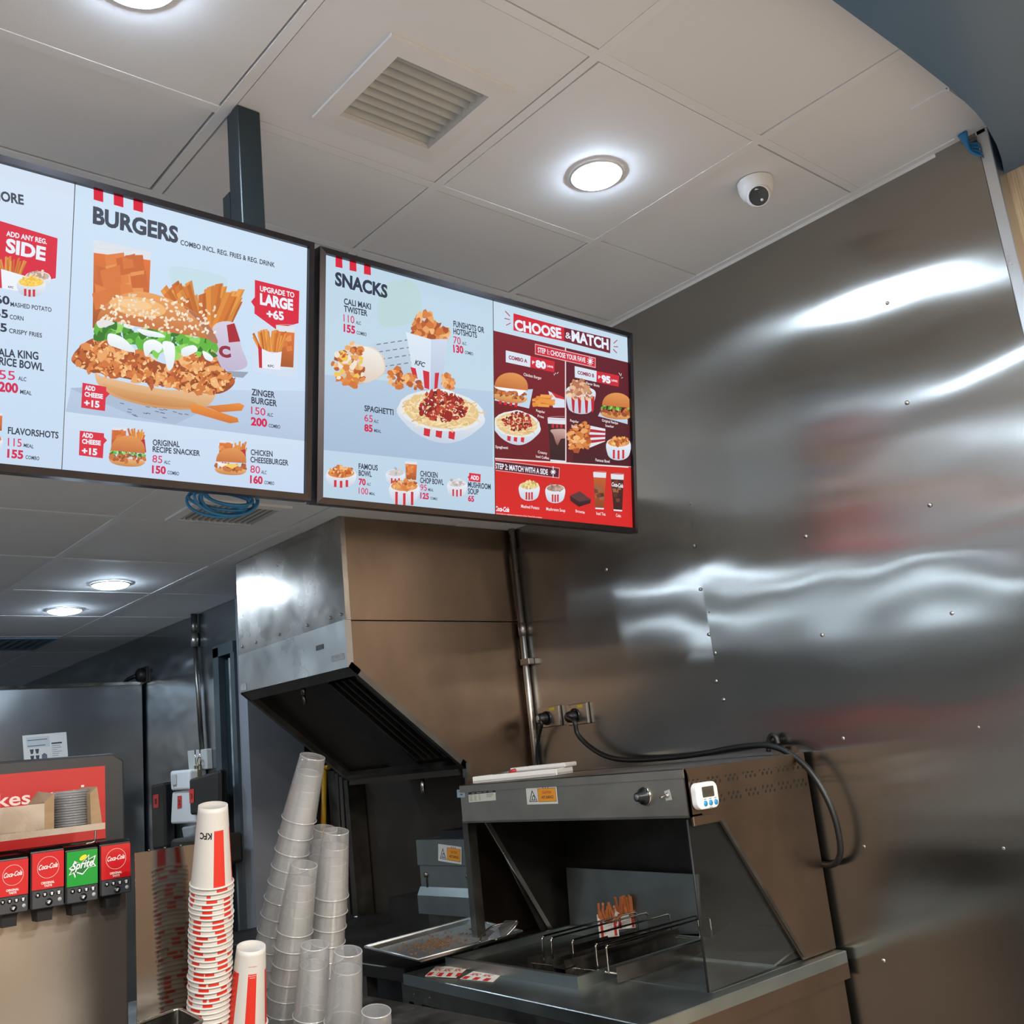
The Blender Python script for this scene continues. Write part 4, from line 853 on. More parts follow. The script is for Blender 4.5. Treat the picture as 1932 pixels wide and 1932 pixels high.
# ================================================================ fry warmer on its counter
def fx(y): return 2.06 + 0.076 * (y - 1.757)          # its front edge runs slightly askew
YA, YB, ZT, ZF, ZC = 1.757, 2.80, 1.430, 1.308, 0.895
t = thing('fry_warmer', 'stainless fry warmer with black dial, slanted glass side and open front, against the steel wall', 'food warmer', (2.34, 2.28, ZC)); wm = t
def quad(y0, y1, d0, z0, z1, d1, x1=WX - 0.026):
    b = MB(); b.prism([(fx(y0) + d0, y0), (x1, y0), (x1, y1), (fx(y1) + d0, y1)], z0, z1); return b
b = quad(YA, YB, 0, ZT - 0.004, ZT, 0); b.bevel(0.0015, 1); b.build('top', STEEL_MID, t)
b = MB(); b.prism([(fx(YA), YA), (fx(YA) + 0.012, YA), (fx(YB) + 0.012, YB), (fx(YB), YB)], ZF, ZT - 0.004)
b.prism([(fx(YA), YA), (fx(YA) + 0.05, YA), (fx(YB) + 0.05, YB), (fx(YB), YB)], ZF, ZF + 0.006); b.build('front_fascia', STEEL_F, t)
b = MB(); b.prism([(fx(YA) - 0.002, YA), (fx(YA), YA), (fx(YB), YB), (fx(YB) - 0.002, YB)], ZT - 0.024, ZT - 0.003); b.build('front_hem', STEEL_F, t)
q1, q2, q3 = atY((1355, 1538), YA), atY((1515, 1806), YA), atY((1345, 1538), YA)
b = MB(); b.prism([(fx(YA), ZT - 0.002), (WX - 0.025, ZT - 0.002), (WX - 0.025, ZC + 0.004), (q2.x, ZC + 0.004), (q1.x, ZF - 0.012), (q1.x - 0.004, ZF - 0.002), (fx(YA), ZF)], YA, YA + 0.004, axis='y'); b.build('side_panel', STEEL_HW, t)
b = MB(); b.prism([(fx(YA) + 0.006, ZT - 0.002), (WX - 0.028, ZT - 0.002), (WX - 0.038, ZT - 0.03), (fx(YA) + 0.016, ZT - 0.03)], YA - 0.0018, YA, axis='y'); b.build('side_hem', STEEL_HW, t)
b = MB(); b.prism([(fx(YA) + 0.004, ZF - 0.022), (q1.x - 0.002, ZF - 0.022), (q1.x + 0.002, ZF + 0.002), (fx(YA) + 0.004, ZF + 0.002)], YA - 0.008, YA + 0.001, axis='y'); b.bevel(0.002, 1); b.build('glass_clip', STEEL_HW, t)
b = MB(); b.prism([(q1.x, ZF - 0.015), (q2.x, ZC + 0.012), (q2.x + 0.012, ZC + 0.012), (q1.x + 0.012, ZF - 0.012)], YA - 0.004, YA, axis='y'); b.build('edge_trim', STEEL_MID, t)
b = MB(); b.prism([(fx(YA) - 0.004, ZF - 0.004), (q1.x + 0.002, ZF - 0.004), (q2.x + 0.004, ZC + 0.012), (fx(YA) - 0.012, ZC + 0.006)], YA + 0.005, YA + 0.009, axis='y'); g = b.build('side_glass', GLASS, t)
b = MB(); b.tube([(fx(YA) - 0.004, YA + 0.007, ZF - 0.004), (fx(YA) - 0.012, YA + 0.007, ZC + 0.006)], 0.003, 8); b.build('glass_edge', BLACKM, t)
b = MB(); b.prism([(fx(YB) + 0.012, ZT - 0.005), (WX - 0.026, ZT - 0.005), (WX - 0.026, ZC + 0.004), (2.44, ZC + 0.004), (fx(YB) + 0.10, ZF), (fx(YB) + 0.012, ZF)], YB - 0.004, YB, axis='y'); b.build('side_panel', STEEL_DK, t)
b = MB(); e0 = Vector((fx(YB) + 0.09, YB - 0.012, ZF)); e1 = Vector((2.47, YB - 0.012, ZC + 0.02)); dd = (e1 - e0).normalized(); nn = Vector((-dd.z, 0, dd.x)) * 0.008
b.hexa([e0 - nn, e0 + nn, e1 + nn, e1 - nn], [v + Vector((0, 0.006, 0)) for v in (e0 - nn, e0 + nn, e1 + nn, e1 - nn)]); b.build('edge_trim', STEEL, t)
b = MB(); b.box((fx(YB) + 0.02, YB + 0.001, ZC), (fx(YB) + 0.055, YB + 0.03, ZF + 0.01)); b.build('support_post', STEEL_MID, t)
b = MB(); b.box((WX - 0.04, YA + 0.006, ZC), (WX - 0.027, YB - 0.006, ZT - 0.006)); b.build('back_panel', STEEL_DK, t)
b = MB(); b.prism([(fx(YA) + 0.014, YA + 0.006), (WX - 0.04, YA + 0.006), (WX - 0.04, YB - 0.006), (fx(YB) + 0.014, YB - 0.006)], ZF + 0.012, ZF + 0.02); b.build('heater_underside', SOOT, t)
c0, c1, c2, c3 = [atX(q, 2.53) for q in ((1068, 1637), (1318, 1650), (1322, 1762), (1077, 1765))]
b = MB(); b.slab([c0, c1, c2, c3], (1, 0, 0), 0.006); b.build('deflector_plate', STEEL_T, t)
# punched vents on the side: two rows of six-hole clusters
def z8(x, y): return atY((1180 + x / 4.025, 1380 + y / 4.025), YA)
for cx_, cy_, tp in ((527, 378, 1), (675, 362, 1), (808, 342, 1), (940, 320, 1), (1065, 298, 1), (1187, 276, 1), (1302, 258, 1), (708, 505, 1), (832, 480, 1), (963, 456, 1), (1090, 432, 1), (1210, 408, 1), (1327, 388, 1)):
    for r_ in range(2):
        for c_ in range(3):
            p = z8(cx_ + (c_ - 1) * 34 + (10 if r_ else -12), cy_ + (16 if r_ else -16) - (c_ - 1) * 4)
            b = MB(); b.hexa([(p.x + 0.0035 * math.cos(2 * PI * k / 8) + 0.0012 * math.sin(2 * PI * k / 8), YA - 0.0009, p.z + 0.0048 * math.sin(2 * PI * k / 8)) for k in range(8)], [(p.x + 0.0035 * math.cos(2 * PI * k / 8) + 0.0012 * math.sin(2 * PI * k / 8), YA + 0.001, p.z + 0.0048 * math.sin(2 * PI * k / 8)) for k in range(8)]); b.build('vent_hole', BLACKM, t)
# dial and toggle switch on the fascia
fn = Vector((-1, 0.076, 0)).normalized()
def onf(q, d=0.0):
    d_ = ray(q); p0 = Vector((fx(YA), YA, 0)); tt = (p0 - CAM).dot(fn) / d_.dot(fn); return CAM + d_ * tt + fn * d
p = onf((1217, 1502))
b = MB(); b.lathe([(0.0245, 0), (0.0245, 0.003), (0.021, 0.005), (0.0, 0.005)], p, fn, 28); b.build('dial_ring', STEEL_SH, t)
b = MB(); b.lathe([(0.0225, 0.004), (0.021, 0.011), (0.0125, 0.013), (0.0118, 0.03), (0, 0.031)], p, fn, 28); kn = b.build('dial_knob', BLACK, t)
b = MB(); b.lathe([(0.0075, 0.0305), (0.007, 0.032), (0, 0.032)], p, fn, 18); b.build('dial_cap', mat('knob_cap', (120, 120, 120), 0.4, 0.5, noise=(50, 0.3)), kn)
p = onf((1261, 1500))
b = MB(); b.slab([p + Vector((0.0002, -0.012, -0.012)), p + Vector((0.0002, 0.01, -0.014)), p + Vector((0.0002, 0.012, 0.01)), p + Vector((0.0002, -0.006, 0.014))], fn, 0.0012); b.build('tape_patch', mat('tape', (170, 172, 166), 0.5, noise=(40, 0.2)), t)
b = MB(); b.lathe([(0.006, 0), (0.006, 0.005), (0.0042, 0.006), (0.0042, 0.01), (0, 0.01)], p, fn, 8); b.tube([p + fn * 0.009, p + fn * 0.026 + Vector((0, 0.004, -0.004))], [0.002, 0.003], 8); b.build('toggle_switch', STEEL_SH, t)
# printed labels
def sticker(parent, corners, name, draw):
    """corners (top left, top right, bottom right, bottom left) given as points in the place"""
    tl, tr, br, bl = [Vector(c) for c in corners]
    a = Art(bl, tr - tl, tl - bl, (0, 0, 1), 3e-6, 0.0006); w = (tr - tl).length; h = (tl - bl).length
    draw(a, w, h); return a.build(name, PRINT, parent)
def tuv(a, s, x, y, w, h, col, bold=0.01, shear=0.0):
    """text in surface metres: left x, baseline y, width w, capitals h"""
    vs, fs = text_mesh(s, bold, shear); x0 = min(v[0] for v in vs); x1 = max(v[0] for v in vs); k = w / (x1 - x0)
    a.raw([(x + (vx - x0) * k, y + vy * h / CAPH) for vx, vy in vs], fs, [lin(col)] * len(vs))
def rect(x0, y0, x1, y1): return [(x0, y0), (x1, y0), (x1, y1), (x0, y1)]
def caution(a, w, h):
    a.puv(rect(0, 0, w, h), (214, 212, 204)); a.puv(rect(w * .38, h * .12, w * .96, h * .86), (92, 62, 26)); a.puv(rect(w * .39, h * .14, w * .95, h * .84), (232, 152, 40))
    tuv(a, 'CAUTION', w * .53, h * .56, w * .28, h * .15, (190, 66, 30), .03); tuv(a, 'HOT SURFACE', w * .49, h * .30, w * .38, h * .15, (70, 40, 22), .03)
    for k in range(3): a.puv(rect(w * (.55 + .08 * k), h * .87, w * (.585 + .08 * k), h * .94), (176, 50, 34))
    a.puv([(w * .08, h * .14), (w * .36, h * .14), (w * .2, h * .8)], (50, 50, 50)); a.puv([(w * .115, h * .18), (w * .325, h * .18), (w * .205, h * .68)], (226, 224, 216))
    for P in ([(.14, .22), (.30, .22), (.30, .26), (.14, .26)], [(.17, .26), (.20, .26), (.21, .42), (.18, .40)], [(.19, .40), (.26, .46), (.25, .52), (.19, .46)], [(.245, .26), (.27, .26), (.265, .46), (.25, .46)]): a.puv([(w * x, h * y) for x, y in P], (50, 50, 50))
def rating(a, w, h):
    a.puv(rect(0, 0, w, h), (206, 204, 186)); a.puv(rect(0, h * .76, w, h), (26, 24, 24)); 
    for k, (x, l) in enumerate(((.12, .12), (.3, .2), (.55, .12), (.75, .14))): a.puv(rect(w * x, h * .85, w * (x + l), h * .9), (170, 168, 160))
    for k in range(5):
        for x, l in ((.04, .12), (.2, .12), (.38, .07), (.66, .28)):
            if x == .66 and k > 2: continue
            a.puv(rect(w * x, h * (.62 - .12 * k), w * (x + l * random.uniform(.6, 1)), h * (.66 - .12 * k)), (110, 106, 96))
def small(a, w, h):
    a.puv(rect(0, 0, w, h), (150, 164, 170)); a.puv(rect(w * .2, h * .7, w * .8, h * .75), (90, 104, 112)); a.puv(rect(w * .4, h * .28, w * .7, h * .44), (70, 84, 92))
# the fascia faces -X, so its left side in the picture is the larger Y
sticker(t, [onf((992, 1484)), onf((1050, 1481)), onf((1052, 1515)), onf((995, 1518))], 'warning_label', caution)
sticker(t, [onf((884, 1495)), onf((935, 1490)), onf((937, 1512)), onf((885, 1514))], 'rating_plate', rating)
sticker(t, [onf((862, 1490)), onf((877, 1489)), onf((878, 1503)), onf((863, 1505))], 'small_label', small)
# kitchen timer stuck to the warmer's side
p = atY((1323, 1501), YA)
t = thing('kitchen_timer', 'white digital timer with three blue buttons stuck on the side of the warmer', 'timer', tuple(p)); tm = t
def rrect(cx, cz, w, h, r, n=6):
    P = []
    for (sx, sz, a0) in ((1, 1, 0), (-1, 1, 90), (-1, -1, 180), (1, -1, 270)):
        for k in range(n + 1):
            a = math.radians(a0 + 90 * k / n); P.append((cx + sx * (w / 2 - r) + r * math.cos(a), cz + sz * (h / 2 - r) + r * math.sin(a)))
    return P
Wt, Ht = 0.086, 0.066
b = MB(); b.prism(rrect(p.x, p.z, Wt, Ht, 0.018), YA - 0.022, YA - 0.001, axis='y'); b.bevel(0.004, 3); b.build('case', WHITE, t)
b = MB(); b.prism(rrect(p.x + 0.002, p.z + 0.009, 0.046, 0.026, 0.003), YA - 0.0232, YA - 0.0215, axis='y'); lcd = b.build('display', LCD, t)
a = Art((p.x - 0.02, YA - 0.0234, p.z), (1, 0, 0), (0, 0, 1), lift=0.0002); tuv(a, '0:00', 0.004, 0.002, 0.034, 0.013, (58, 54, 46), .01); a.build('digits', PRINT, lcd)
for k in range(3):
    b = MB(); b.lathe([(0.0075, 0), (0.0068, 0.0022), (0, 0.0026)], (p.x - 0.014 + 0.021 * k, YA - 0.0216, p.z - 0.019), (0, -1, 0), 18); b.build('button', BTN, t)
a = Art((p.x - 0.03, YA - 0.0222, p.z), (1, 0, 0), (0, 0, 1), lift=0.0002)
for k in range(3): a.puv(rect(0.011 + 0.021 * k, -0.0095, 0.021 + 0.021 * k, -0.0075), (120, 120, 120))
a.puv(rect(0.03, -0.0305, 0.042, -0.029), (120, 120, 120)); a.build('button_captions', PRINT, t)
# cord gland and loop on top of the warmer
t = thing('cord_inlet', 'small black cord loop rising from the back corner of the warmer top', 'cable', tuple(atX((1460, 1412), WX - 0.05)))
b = MB(); b.tube(spline([atX((1450, 1418), WX - 0.03), atX((1450, 1398), WX - 0.03), atX((1455, 1388), WX - 0.03), atX((1463, 1390), WX - 0.03), atX((1468, 1404), WX - 0.03)], 8), 0.0075, 10); b.build('cord', RUBBER, t)
p = atX((1470, 1410), WX - 0.03); b = MB(); b.box((p.x - 0.02, p.y - 0.012, ZT), (p.x + 0.012, p.y + 0.012, ZT + 0.02)); b.build('gland_box', STEEL_HW, t)
# white clip trays stacked on top
def tray_on_top(label, P4, z, th, rim):
    t = thing('plastic_tray', label, 'tray', tuple(Vector(P4[0]))); 
    pts = [Vector((q.x, q.y, z)) for q in P4]
    b = MB(); b.hexa(pts, [q + Vector((0, 0, th * .5)) for q in pts]); c = sum(pts, Vector()) / 4
    inn = [c + (q - c) * 0.93 for q in pts]
    for i in range(4):
        j = (i + 1) % 4; b.hexa([pts[i], pts[j], inn[j], inn[i]], [v + Vector((0, 0, th)) for v in (pts[i], pts[j], inn[j], inn[i])])
    b.bevel(0.003, 2); b.build('body', WHITE, t); return t
w1 = [Vector((2.16, 2.755, 0)), Vector((2.30, 2.49, 0)), Vector((2.43, 2.55, 0)), Vector((2.30, 2.79, 0))]
tray_on_top('white plastic tray on the warmer top, lower of two, with odds and ends', w1, ZT + 0.001, 0.022, 0)
w2 = [Vector((2.29, 2.71, 0)), Vector((2.36, 2.51, 0)), Vector((2.46, 2.56, 0)), Vector((2.40, 2.75, 0))]
tray_on_top('white plastic tray on the warmer top, upper and smaller of two', w2, ZT + 0.0235, 0.014, 0)
t = thing('marker_pen', 'dark red capped pen lying in the white tray on the warmer', 'pen', (2.25, 2.71, ZT + 0.012))
b = MB(); b.tube([(2.235, 2.735, ZT + 0.018), (2.262, 2.68, ZT + 0.026)], 0.006, 10); b.build('barrel', mat('pen_grey', (90, 84, 80), 0.4, noise=(30, 0.2)), t)
b = MB(); b.tube([(2.262, 2.68, ZT + 0.026), (2.272, 2.66, ZT + 0.029)], 0.0065, 10); b.build('cap', mat('pen_red', (190, 50, 50), 0.4, noise=(30, 0.1)), t)

# counter under the warmer
t = thing('steel_counter', 'stainless work counter carrying the fry warmer, its front corner at the bottom of the photo', 'counter', (2.2, 2.2, 0))
def cx(y): return 1.773 + 0.0916 * (y - 1.727)
YC0, YC1 = 1.727, 2.82
b = MB(); b.prism([(cx(YC0), YC0), (WX - 0.022, YC0), (WX - 0.022, YC1), (cx(YC1), YC1)], ZC - 0.032, ZC); b.bevel(0.002, 1); b.build('worktop', STEEL_T, t)
b = MB(); b.prism([(cx(YC0) + 0.004, ZC - 0.07), (WX - 0.024, ZC - 0.07), (WX - 0.024, ZC - 0.03), (cx(YC0) + 0.004, ZC - 0.03)], YC0, YC0 + 0.012, axis='y'); b.build('side_rail', STEEL_HW, t)
b = MB(); b.box((cx(YC0) + 0.03, YC0 + 0.02, 0.02), (WX - 0.026, YC0 + 0.03, ZC - 0.07)); b.build('side_panel', STEEL_HW, t)
b = MB(); b.prism([(cx(YC0) + 0.001, YC0 + 0.002), (cx(YC0) + 0.012, YC0 + 0.002), (cx(YC1) + 0.012, YC1), (cx(YC1) + 0.001, YC1)], ZC - 0.075, ZC - 0.03); b.build('front_rail', STEEL_MID, t)
b = MB(); b.box((cx(YC1) + 0.02, YC1 - 0.06, 0), (cx(YC1) + 0.06, YC1 - 0.02, ZC - 0.07)); b.build('leg', STEEL_MID, t)
b = MB(); b.box((cx(YC0) + 0.02, YC0 + 0.04, 0), (cx(YC0) + 0.06, YC0 + 0.08, ZC - 0.07)); b.build('leg', STEEL_MID, t)
b = MB(); b.box((2.1, YC0 + 0.04, 0), (2.58, YC1 - 0.01, ZC - 0.08)); b.build('cabinet', SOOT, t)
cn = Vector((-1, 0.0916, 0)).normalized()
pl = Vector((cx(2.72), 2.72, ZC - 0.05)) ; b = MB(); b.prism([(cx(2.66) - 0.0015, 2.66), (cx(2.66) + 0.002, 2.66), (cx(2.76) + 0.002, 2.76), (cx(2.76) - 0.0015, 2.76)], ZC - 0.066, ZC - 0.038); b.build('name_plate', STEEL_MID, t)
for y in (2.665, 2.755): b = MB(); b.lathe([(0.003, 0), (0.002, 0.0015), (0, 0.002)], (cx(y) - 0.0015, y, ZC - 0.052), (-1, 0, 0), 10); b.build('plate_screw', STEEL_SH, t)
# raised pan frame
ZP = ZC + 0.03
F = [Vector(v) for v in ((1.99, 2.755, 0), (1.955, 2.125, 0), (2.50, 2.125, 0), (2.52, 2.755, 0))]
b = MB(); c = sum(F, Vector()) / 4; inn = [c + Vector(((q.x - c.x) * 0.945, (q.y - c.y) * 0.955, 0)) for q in F]
for i in range(4):
    j = (i + 1) % 4; b.hexa([v + Vector((0, 0, ZC)) for v in (F[i], F[j], inn[j], inn[i])], [v + Vector((0, 0, ZP)) for v in (F[i], F[j], inn[j], inn[i])])
b.build('pan_rim', STEEL_T, wm)
b = MB(); b.prism([(v.x, v.y) for v in inn], ZC + 0.0005, ZC + 0.003); b.build('pan_floor', STEEL_DK, wm)
b = MB(); b.prism([(fx(YA) + 0.01, YA + 0.012), (2.56, YA + 0.012), (2.56, 2.115), (fx(2.11) + 0.0, 2.115)], ZC + 0.0005, ZC + 0.002); b.build('bump_tray', STEEL_T, wm)
b = MB(); b.prism([(2.35, ZC + 0.002), (2.58, ZC + 0.05), (2.58, ZC + 0.056), (2.35, ZC + 0.008)], YA + 0.03, 2.10, axis='y'); b.build('bump_ramp', STEEL_T, wm)
# fry rack: bent wires and folded steel guide
t = thing('fry_rack', 'wire rack of bent rods holding fry pouches in the warmer pan', 'rack', (2.25, 2.4, ZP))
zt_ = ZP + 0.06
for q in ((1022, 1767), (1039, 1770), (1079, 1774), (1123, 1781), (1143, 1784)):
    p = atZ(q, zt_); x1 = 2.50; b = MB(); k = 0.012
    b.tube(spline([(p.x, p.y, ZP - 0.012), (p.x, p.y, zt_ - k), (p.x + k * .35, p.y, zt_ - k * .3), (p.x + k * 1.4, p.y, zt_), (p.x + 0.15, p.y, zt_), (x1 - 0.1, p.y, zt_), (x1 - k * 1.4, p.y, zt_), (x1 - k * .3, p.y, zt_ - k * .4), (x1, p.y, zt_ - k), (x1, p.y, ZP - 0.012)], 5), 0.0028, 8)
    b.build('wire', STEEL_SH, t)
y0 = atZ((1022, 1767), zt_).y; y1 = atZ((1143, 1784), zt_).y; xm = 2.12
b = MB(); b.tube([(2.49, y0 + 0.02, ZP - 0.006), (2.49, y1 - 0.02, ZP - 0.006)], 0.0028, 8); b.build('cross_wire', STEEL_SH, t); b = MB(); b.tube([(2.06, y0 + 0.02, ZP - 0.008), (2.06, y1 - 0.03, ZP - 0.008)], 0.0028, 8); b.build('cross_wire', STEEL_SH, t)
b = MB(); b.box((2.04, y1 - 0.05, ZP - 0.026), (2.5, y1 - 0.047, ZP + 0.012)); b.build('guide_rail', STEEL_MID, t); b = MB(); b.box((2.04, y0 + 0.015, ZP - 0.026), (2.5, y0 + 0.018, ZP + 0.01)); b.build('guide_rail', STEEL_MID, t); b = MB()
ym = (y0 + y1) / 2; b.box((2.02, ym - 0.02, ZP - 0.026), (2.5, ym - 0.017, ZP + 0.02)); b.box((2.02, ym + 0.03, ZP - 0.026), (2.5, ym + 0.033, ZP + 0.02)); b.box((2.02, ym - 0.02, ZP - 0.003), (2.06, ym + 0.033, ZP)); b.build('guide_rail', STEEL_MID, t)
# two pouches of fries stuck in the rack
def pouch(label, q, w, h, seed):
    rd = random.Random(seed); p = atZ(q, ZP + 0.005); t = thing('fry_pouch', label, 'fries', tuple(p), None)
    n = Vector((-0.62, -0.78, 0)).normalized(); s_ = Vector((-n.y, n.x, 0)); 
    if s_.dot(RT) < 0: s_ = -s_
    def Q(u, v, d): return p + s_ * u + Vector((0, 0, v)) + n * d - n * v * 0.12
    b = MB(); N_ = 8
    for sg in (1, -1):
        for i in range(N_):
            u0, u1 = -w / 2 + w * i / N_, -w / 2 + w * (i + 1) / N_
            f = lambda u: 0.014 * (1 - (2 * u / w) ** 2)
            top = lambda u: h - 0.018 * (1 - (2 * u / w) ** 2) if sg > 0 else h + 0.006
            b.face([Q(u0, 0, 0.001 * sg), Q(u1, 0, 0.001 * sg), Q(u1, top(u1), f(u1) * sg + 0.0007 * sg), Q(u0, top(u0), f(u0) * sg + 0.0007 * sg)])
    b.build('pouch', PAPER, t)
    a = Art(Q(-w / 2, 0, 0.018), s_, Vector((0, 0, 1)), lift=0.0); o = Q(0, 0, 0.0105); a.o = o - s_ * (w / 2)
    b = MB()
    for k in range(2):
        u = -w / 2 + 0.006 + k * (w - 0.02); b.face([Q(u, 0.003, 0.004), Q(u + 0.008, 0.003, 0.004), Q(u + 0.008, h * .8, 0.011), Q(u, h * .8, 0.009)])
    b.build('red_band', CUPR, t)
    for k in range(16):
        u = rd.uniform(-w * .42, w * .42); b = MB(); L = rd.uniform(0.04, 0.068); d = Vector((rd.uniform(-.35, .35), rd.uniform(-.2, .2), 1)); dv = (s_ * d.x + n * d.y + Vector((0, 0, 1))).normalized()
        if k == 15: dv = (s_ * 0.9 + Vector((0, 0, 0.5))).normalized()
        st = Q(u, h * .62, rd.uniform(-.006, .008)); e = st + dv * L; r1 = 0.0034; sx = s_ * r1; sy = n * r1
        b.hexa([st - sx - sy, st + sx - sy, st + sx + sy, st - sx + sy], [e - sx - sy, e + sx - sy, e + sx + sy, e - sx + sy]); b.build('french_fry', FRY, t)
pouch('white paper pouch of fries in the rack, left of two', (1150, 1768), 0.062, 0.062, 1)
pouch('white paper pouch of fries in the rack, right of two, with a fry sticking out', (1183, 1752), 0.062, 0.06, 2)
# flat empty pouches on the counter front
def flat_pouch(label, quads, zoff, txt, cat='paper pouch'):
    P = [atZ(q, ZC + zoff) for q in quads]; t = thing('empty_fry_pouch', label, cat, tuple(P[0]), 'flat fry pouches')
    b = MB(); b.slab(P, (0, 0, 1), 0.0012); b.build('paper', PAPER, t)
    tl, tr, br, bl = P; a = Art(bl + Vector((0, 0, 0.0014)), tr - tl, (Vector((0, 0, 1)).cross((tr - tl))), lift=0.0002)
    w = (tr - tl).length; h = abs((tl - bl).dot(a.V)); sk = (tl - bl).dot(a.U)
    def S(u, v): return (u * w + v * sk, v * h)
    for k in range(3): a.puv([S(.04 + .36 * k, .0), S(.22 + .36 * k, .0), S(.22 + .36 * k, .34), S(.04 + .36 * k, .34)], (204, 40, 40))
    v0, f0 = text_mesh('KFC', .03, 0.2); x0 = min(v[0] for v in v0); x1 = max(v[0] for v in v0)
    for k in range(2):
        a.raw([S(.12 + .42 * k + .3 * (vx - x0) / (x1 - x0), .5 + .36 * vy) for vx, vy in v0], f0, [lin((196, 50, 56))] * len(v0))
    a.build('print', PRINT, t)
flat_pouch('flat red and white paper fry pouch on the counter front, left of three', [(822, 1824), (870, 1822), (862, 1842), (802, 1842)], 0.001, 1)
flat_pouch('flat red and white paper fry pouch overlapping its neighbour, middle of three', [(840, 1824), (886, 1824), (860, 1845), (822, 1843)], 0.0032, 1)
flat_pouch('flat red and white paper fry pouch alone by the pan, right of three', [(893, 1833), (947, 1838), (930, 1853), (868, 1847)], 0.001, 1)

# ================================================================ fry station under the hood
t = thing('deep_fryer', 'dark fryer under the hood with a steel flue box behind, left of the warmer', 'fryer', (2.3, 3.3, 0))
b = MB(); b.box((2.02, 2.87, 0.02), (2.58, 4.38, 0.86)); b.build('cabinet', BLACKM, t)
b = MB(); b.box((1.90, 2.85, 0.86), (2.58, 4.38, 0.9)); b.bevel(0.003, 1); b.build('worktop', STEEL_DK, t)
for y in (2.88, 3.12): b = MB(); b.box((1.93, y, 0), (1.97, y + 0.035, 0.86)); b.build('leg', STEEL_MID, t)
b = MB(); b.box((2.44, 3.44, 0.9), (2.585, 3.74, 1.0)); b.build('splash_back', STEEL_DK, t)
# flue: three stacked steps, front faces the kitchen
yb1 = atX((784, 1585), 2.40).y; yb0 = yb1 - 0.40
zb = [atX((784, y), 2.40).z for y in (1585, 1633, 1635, 1678, 1688, 1722)]
b = MB(); b.box((2.40, yb0, zb[1]), (2.58, yb1, zb[0])); b.bevel(0.002, 1); b.build('flue_top', STEEL_T, t)
b = MB(); b.box((2.408, yb0, zb[4]), (2.58, yb1 - 0.004, zb[1])); b.build('flue_middle', STEEL_T, t)
b = MB(); b.prism([(2.408, zb[3] + 0.01), (2.392, zb[4]), (2.392, zb[5]), (2.58, zb[5]), (2.58, zb[3] + 0.01)], yb0, yb1 + 0.004, axis='y'); b.build('flue_base', STEEL_T, t)
b = MB(); b.box((2.42, yb0, zb[5] - 0.06), (2.58, yb1 - 0.02, zb[5])); b.build('flue_foot', STEEL_MID, t)
b = MB(); b.box((2.43, yb0, zb[0]), (2.57, yb1 - 0.12, zb[0] + 0.03)); b.build('vent_cap', BLACKM, t)
for y in (yb1 - 0.045, yb0 + 0.09):
    zz = (zb[2] + zb[3]) / 2; b = MB(); b.lathe([(0.011, 0), (0.010, 0.006), (0, 0.008)], (2.407, y, zz + 0.012), (-1, 0, 0), 14); b.build('thumb_screw', STEEL_SH, t)
    b = MB(); b.box((2.4065, y - 0.005, zz - 0.035), (2.408, y + 0.005, zz)); b.build('slot', BLACKM, t)
sticker(t, [atX((827, 1592), 2.3995), atX((871, 1598), 2.3995), atX((870, 1630), 2.3995), atX((827, 1624), 2.3995)], 'warning_label', caution)
# sheet pan with crumbs
PT = [atZ(q, 0.958) for q in ((688, 1787), (789, 1811), (985, 1757), (885, 1733))]
t = thing('sheet_pan', 'shallow aluminium sheet pan with fry crumbs resting on the fryer edge', 'baking tray', (PT[0].x, PT[0].y, 0.945))
ALU = mat('pan_aluminium', (206, 204, 198), 0.45, 1, noise=(9, 0.2), smudge=(6, 0.36, 0.52))
c = sum(PT, Vector()) / 4; Z_ = lambda v, z, k: Vector((c.x + (v.x - c.x) * k, c.y + (v.y - c.y) * k, z))
b = MB(); 
b.hexa([Z_(v, 0.945, 0.9) for v in PT], [Z_(v, 0.9465, 0.9) for v in PT])
for i in range(4):
    j = (i + 1) % 4; b.hexa([Z_(PT[i], 0.945, 0.9), Z_(PT[j], 0.945, 0.9), Z_(PT[j], 0.9465, 0.895), Z_(PT[i], 0.9465, 0.895)], [Z_(PT[i], 0.9585, 1.0), Z_(PT[j], 0.9585, 1.0), Z_(PT[j], 0.9585, 0.988), Z_(PT[i], 0.9585, 0.988)])
b.build('body', ALU, t)
b = MB(); b.tube([Z_(v, 0.9585, 0.995) for v in PT] + [Z_(PT[0], 0.9585, 0.995)], 0.0045, 8); b.build('rolled_rim', ALU, t)
b = MB(); rd = random.Random(3)
for k in range(260):
    u, v = min(max(rd.gauss(.42, .15), .06), .94), min(max(rd.gauss(.48, .16), .06), .94)
    p = (PT[0] * (1 - u) + PT[3] * u) * (1 - v) + (PT[1] * (1 - u) + PT[2] * u) * v; p = Z_(p, 0.947, 0.9); r_ = rd.uniform(.0015, .005); a = rd.uniform(0, PI)
    b.hexa([(p.x + r_ * math.cos(a + q) * (1.6 if q_ % 2 else 1), p.y + r_ * math.sin(a + q), p.z) for q_, q in enumerate((0, 1.5, 3.1, 4.6))], [(p.x + r_ * .6 * math.cos(a + q), p.y + r_ * .6 * math.sin(a + q), p.z + r_ * .7) for q in (0, 1.5, 3.1, 4.6)])
o = b.build('crumbs', CRUMB); tag(o, 'brown fry crumbs scattered over the sheet pan', 'crumbs', None, 'stuff')
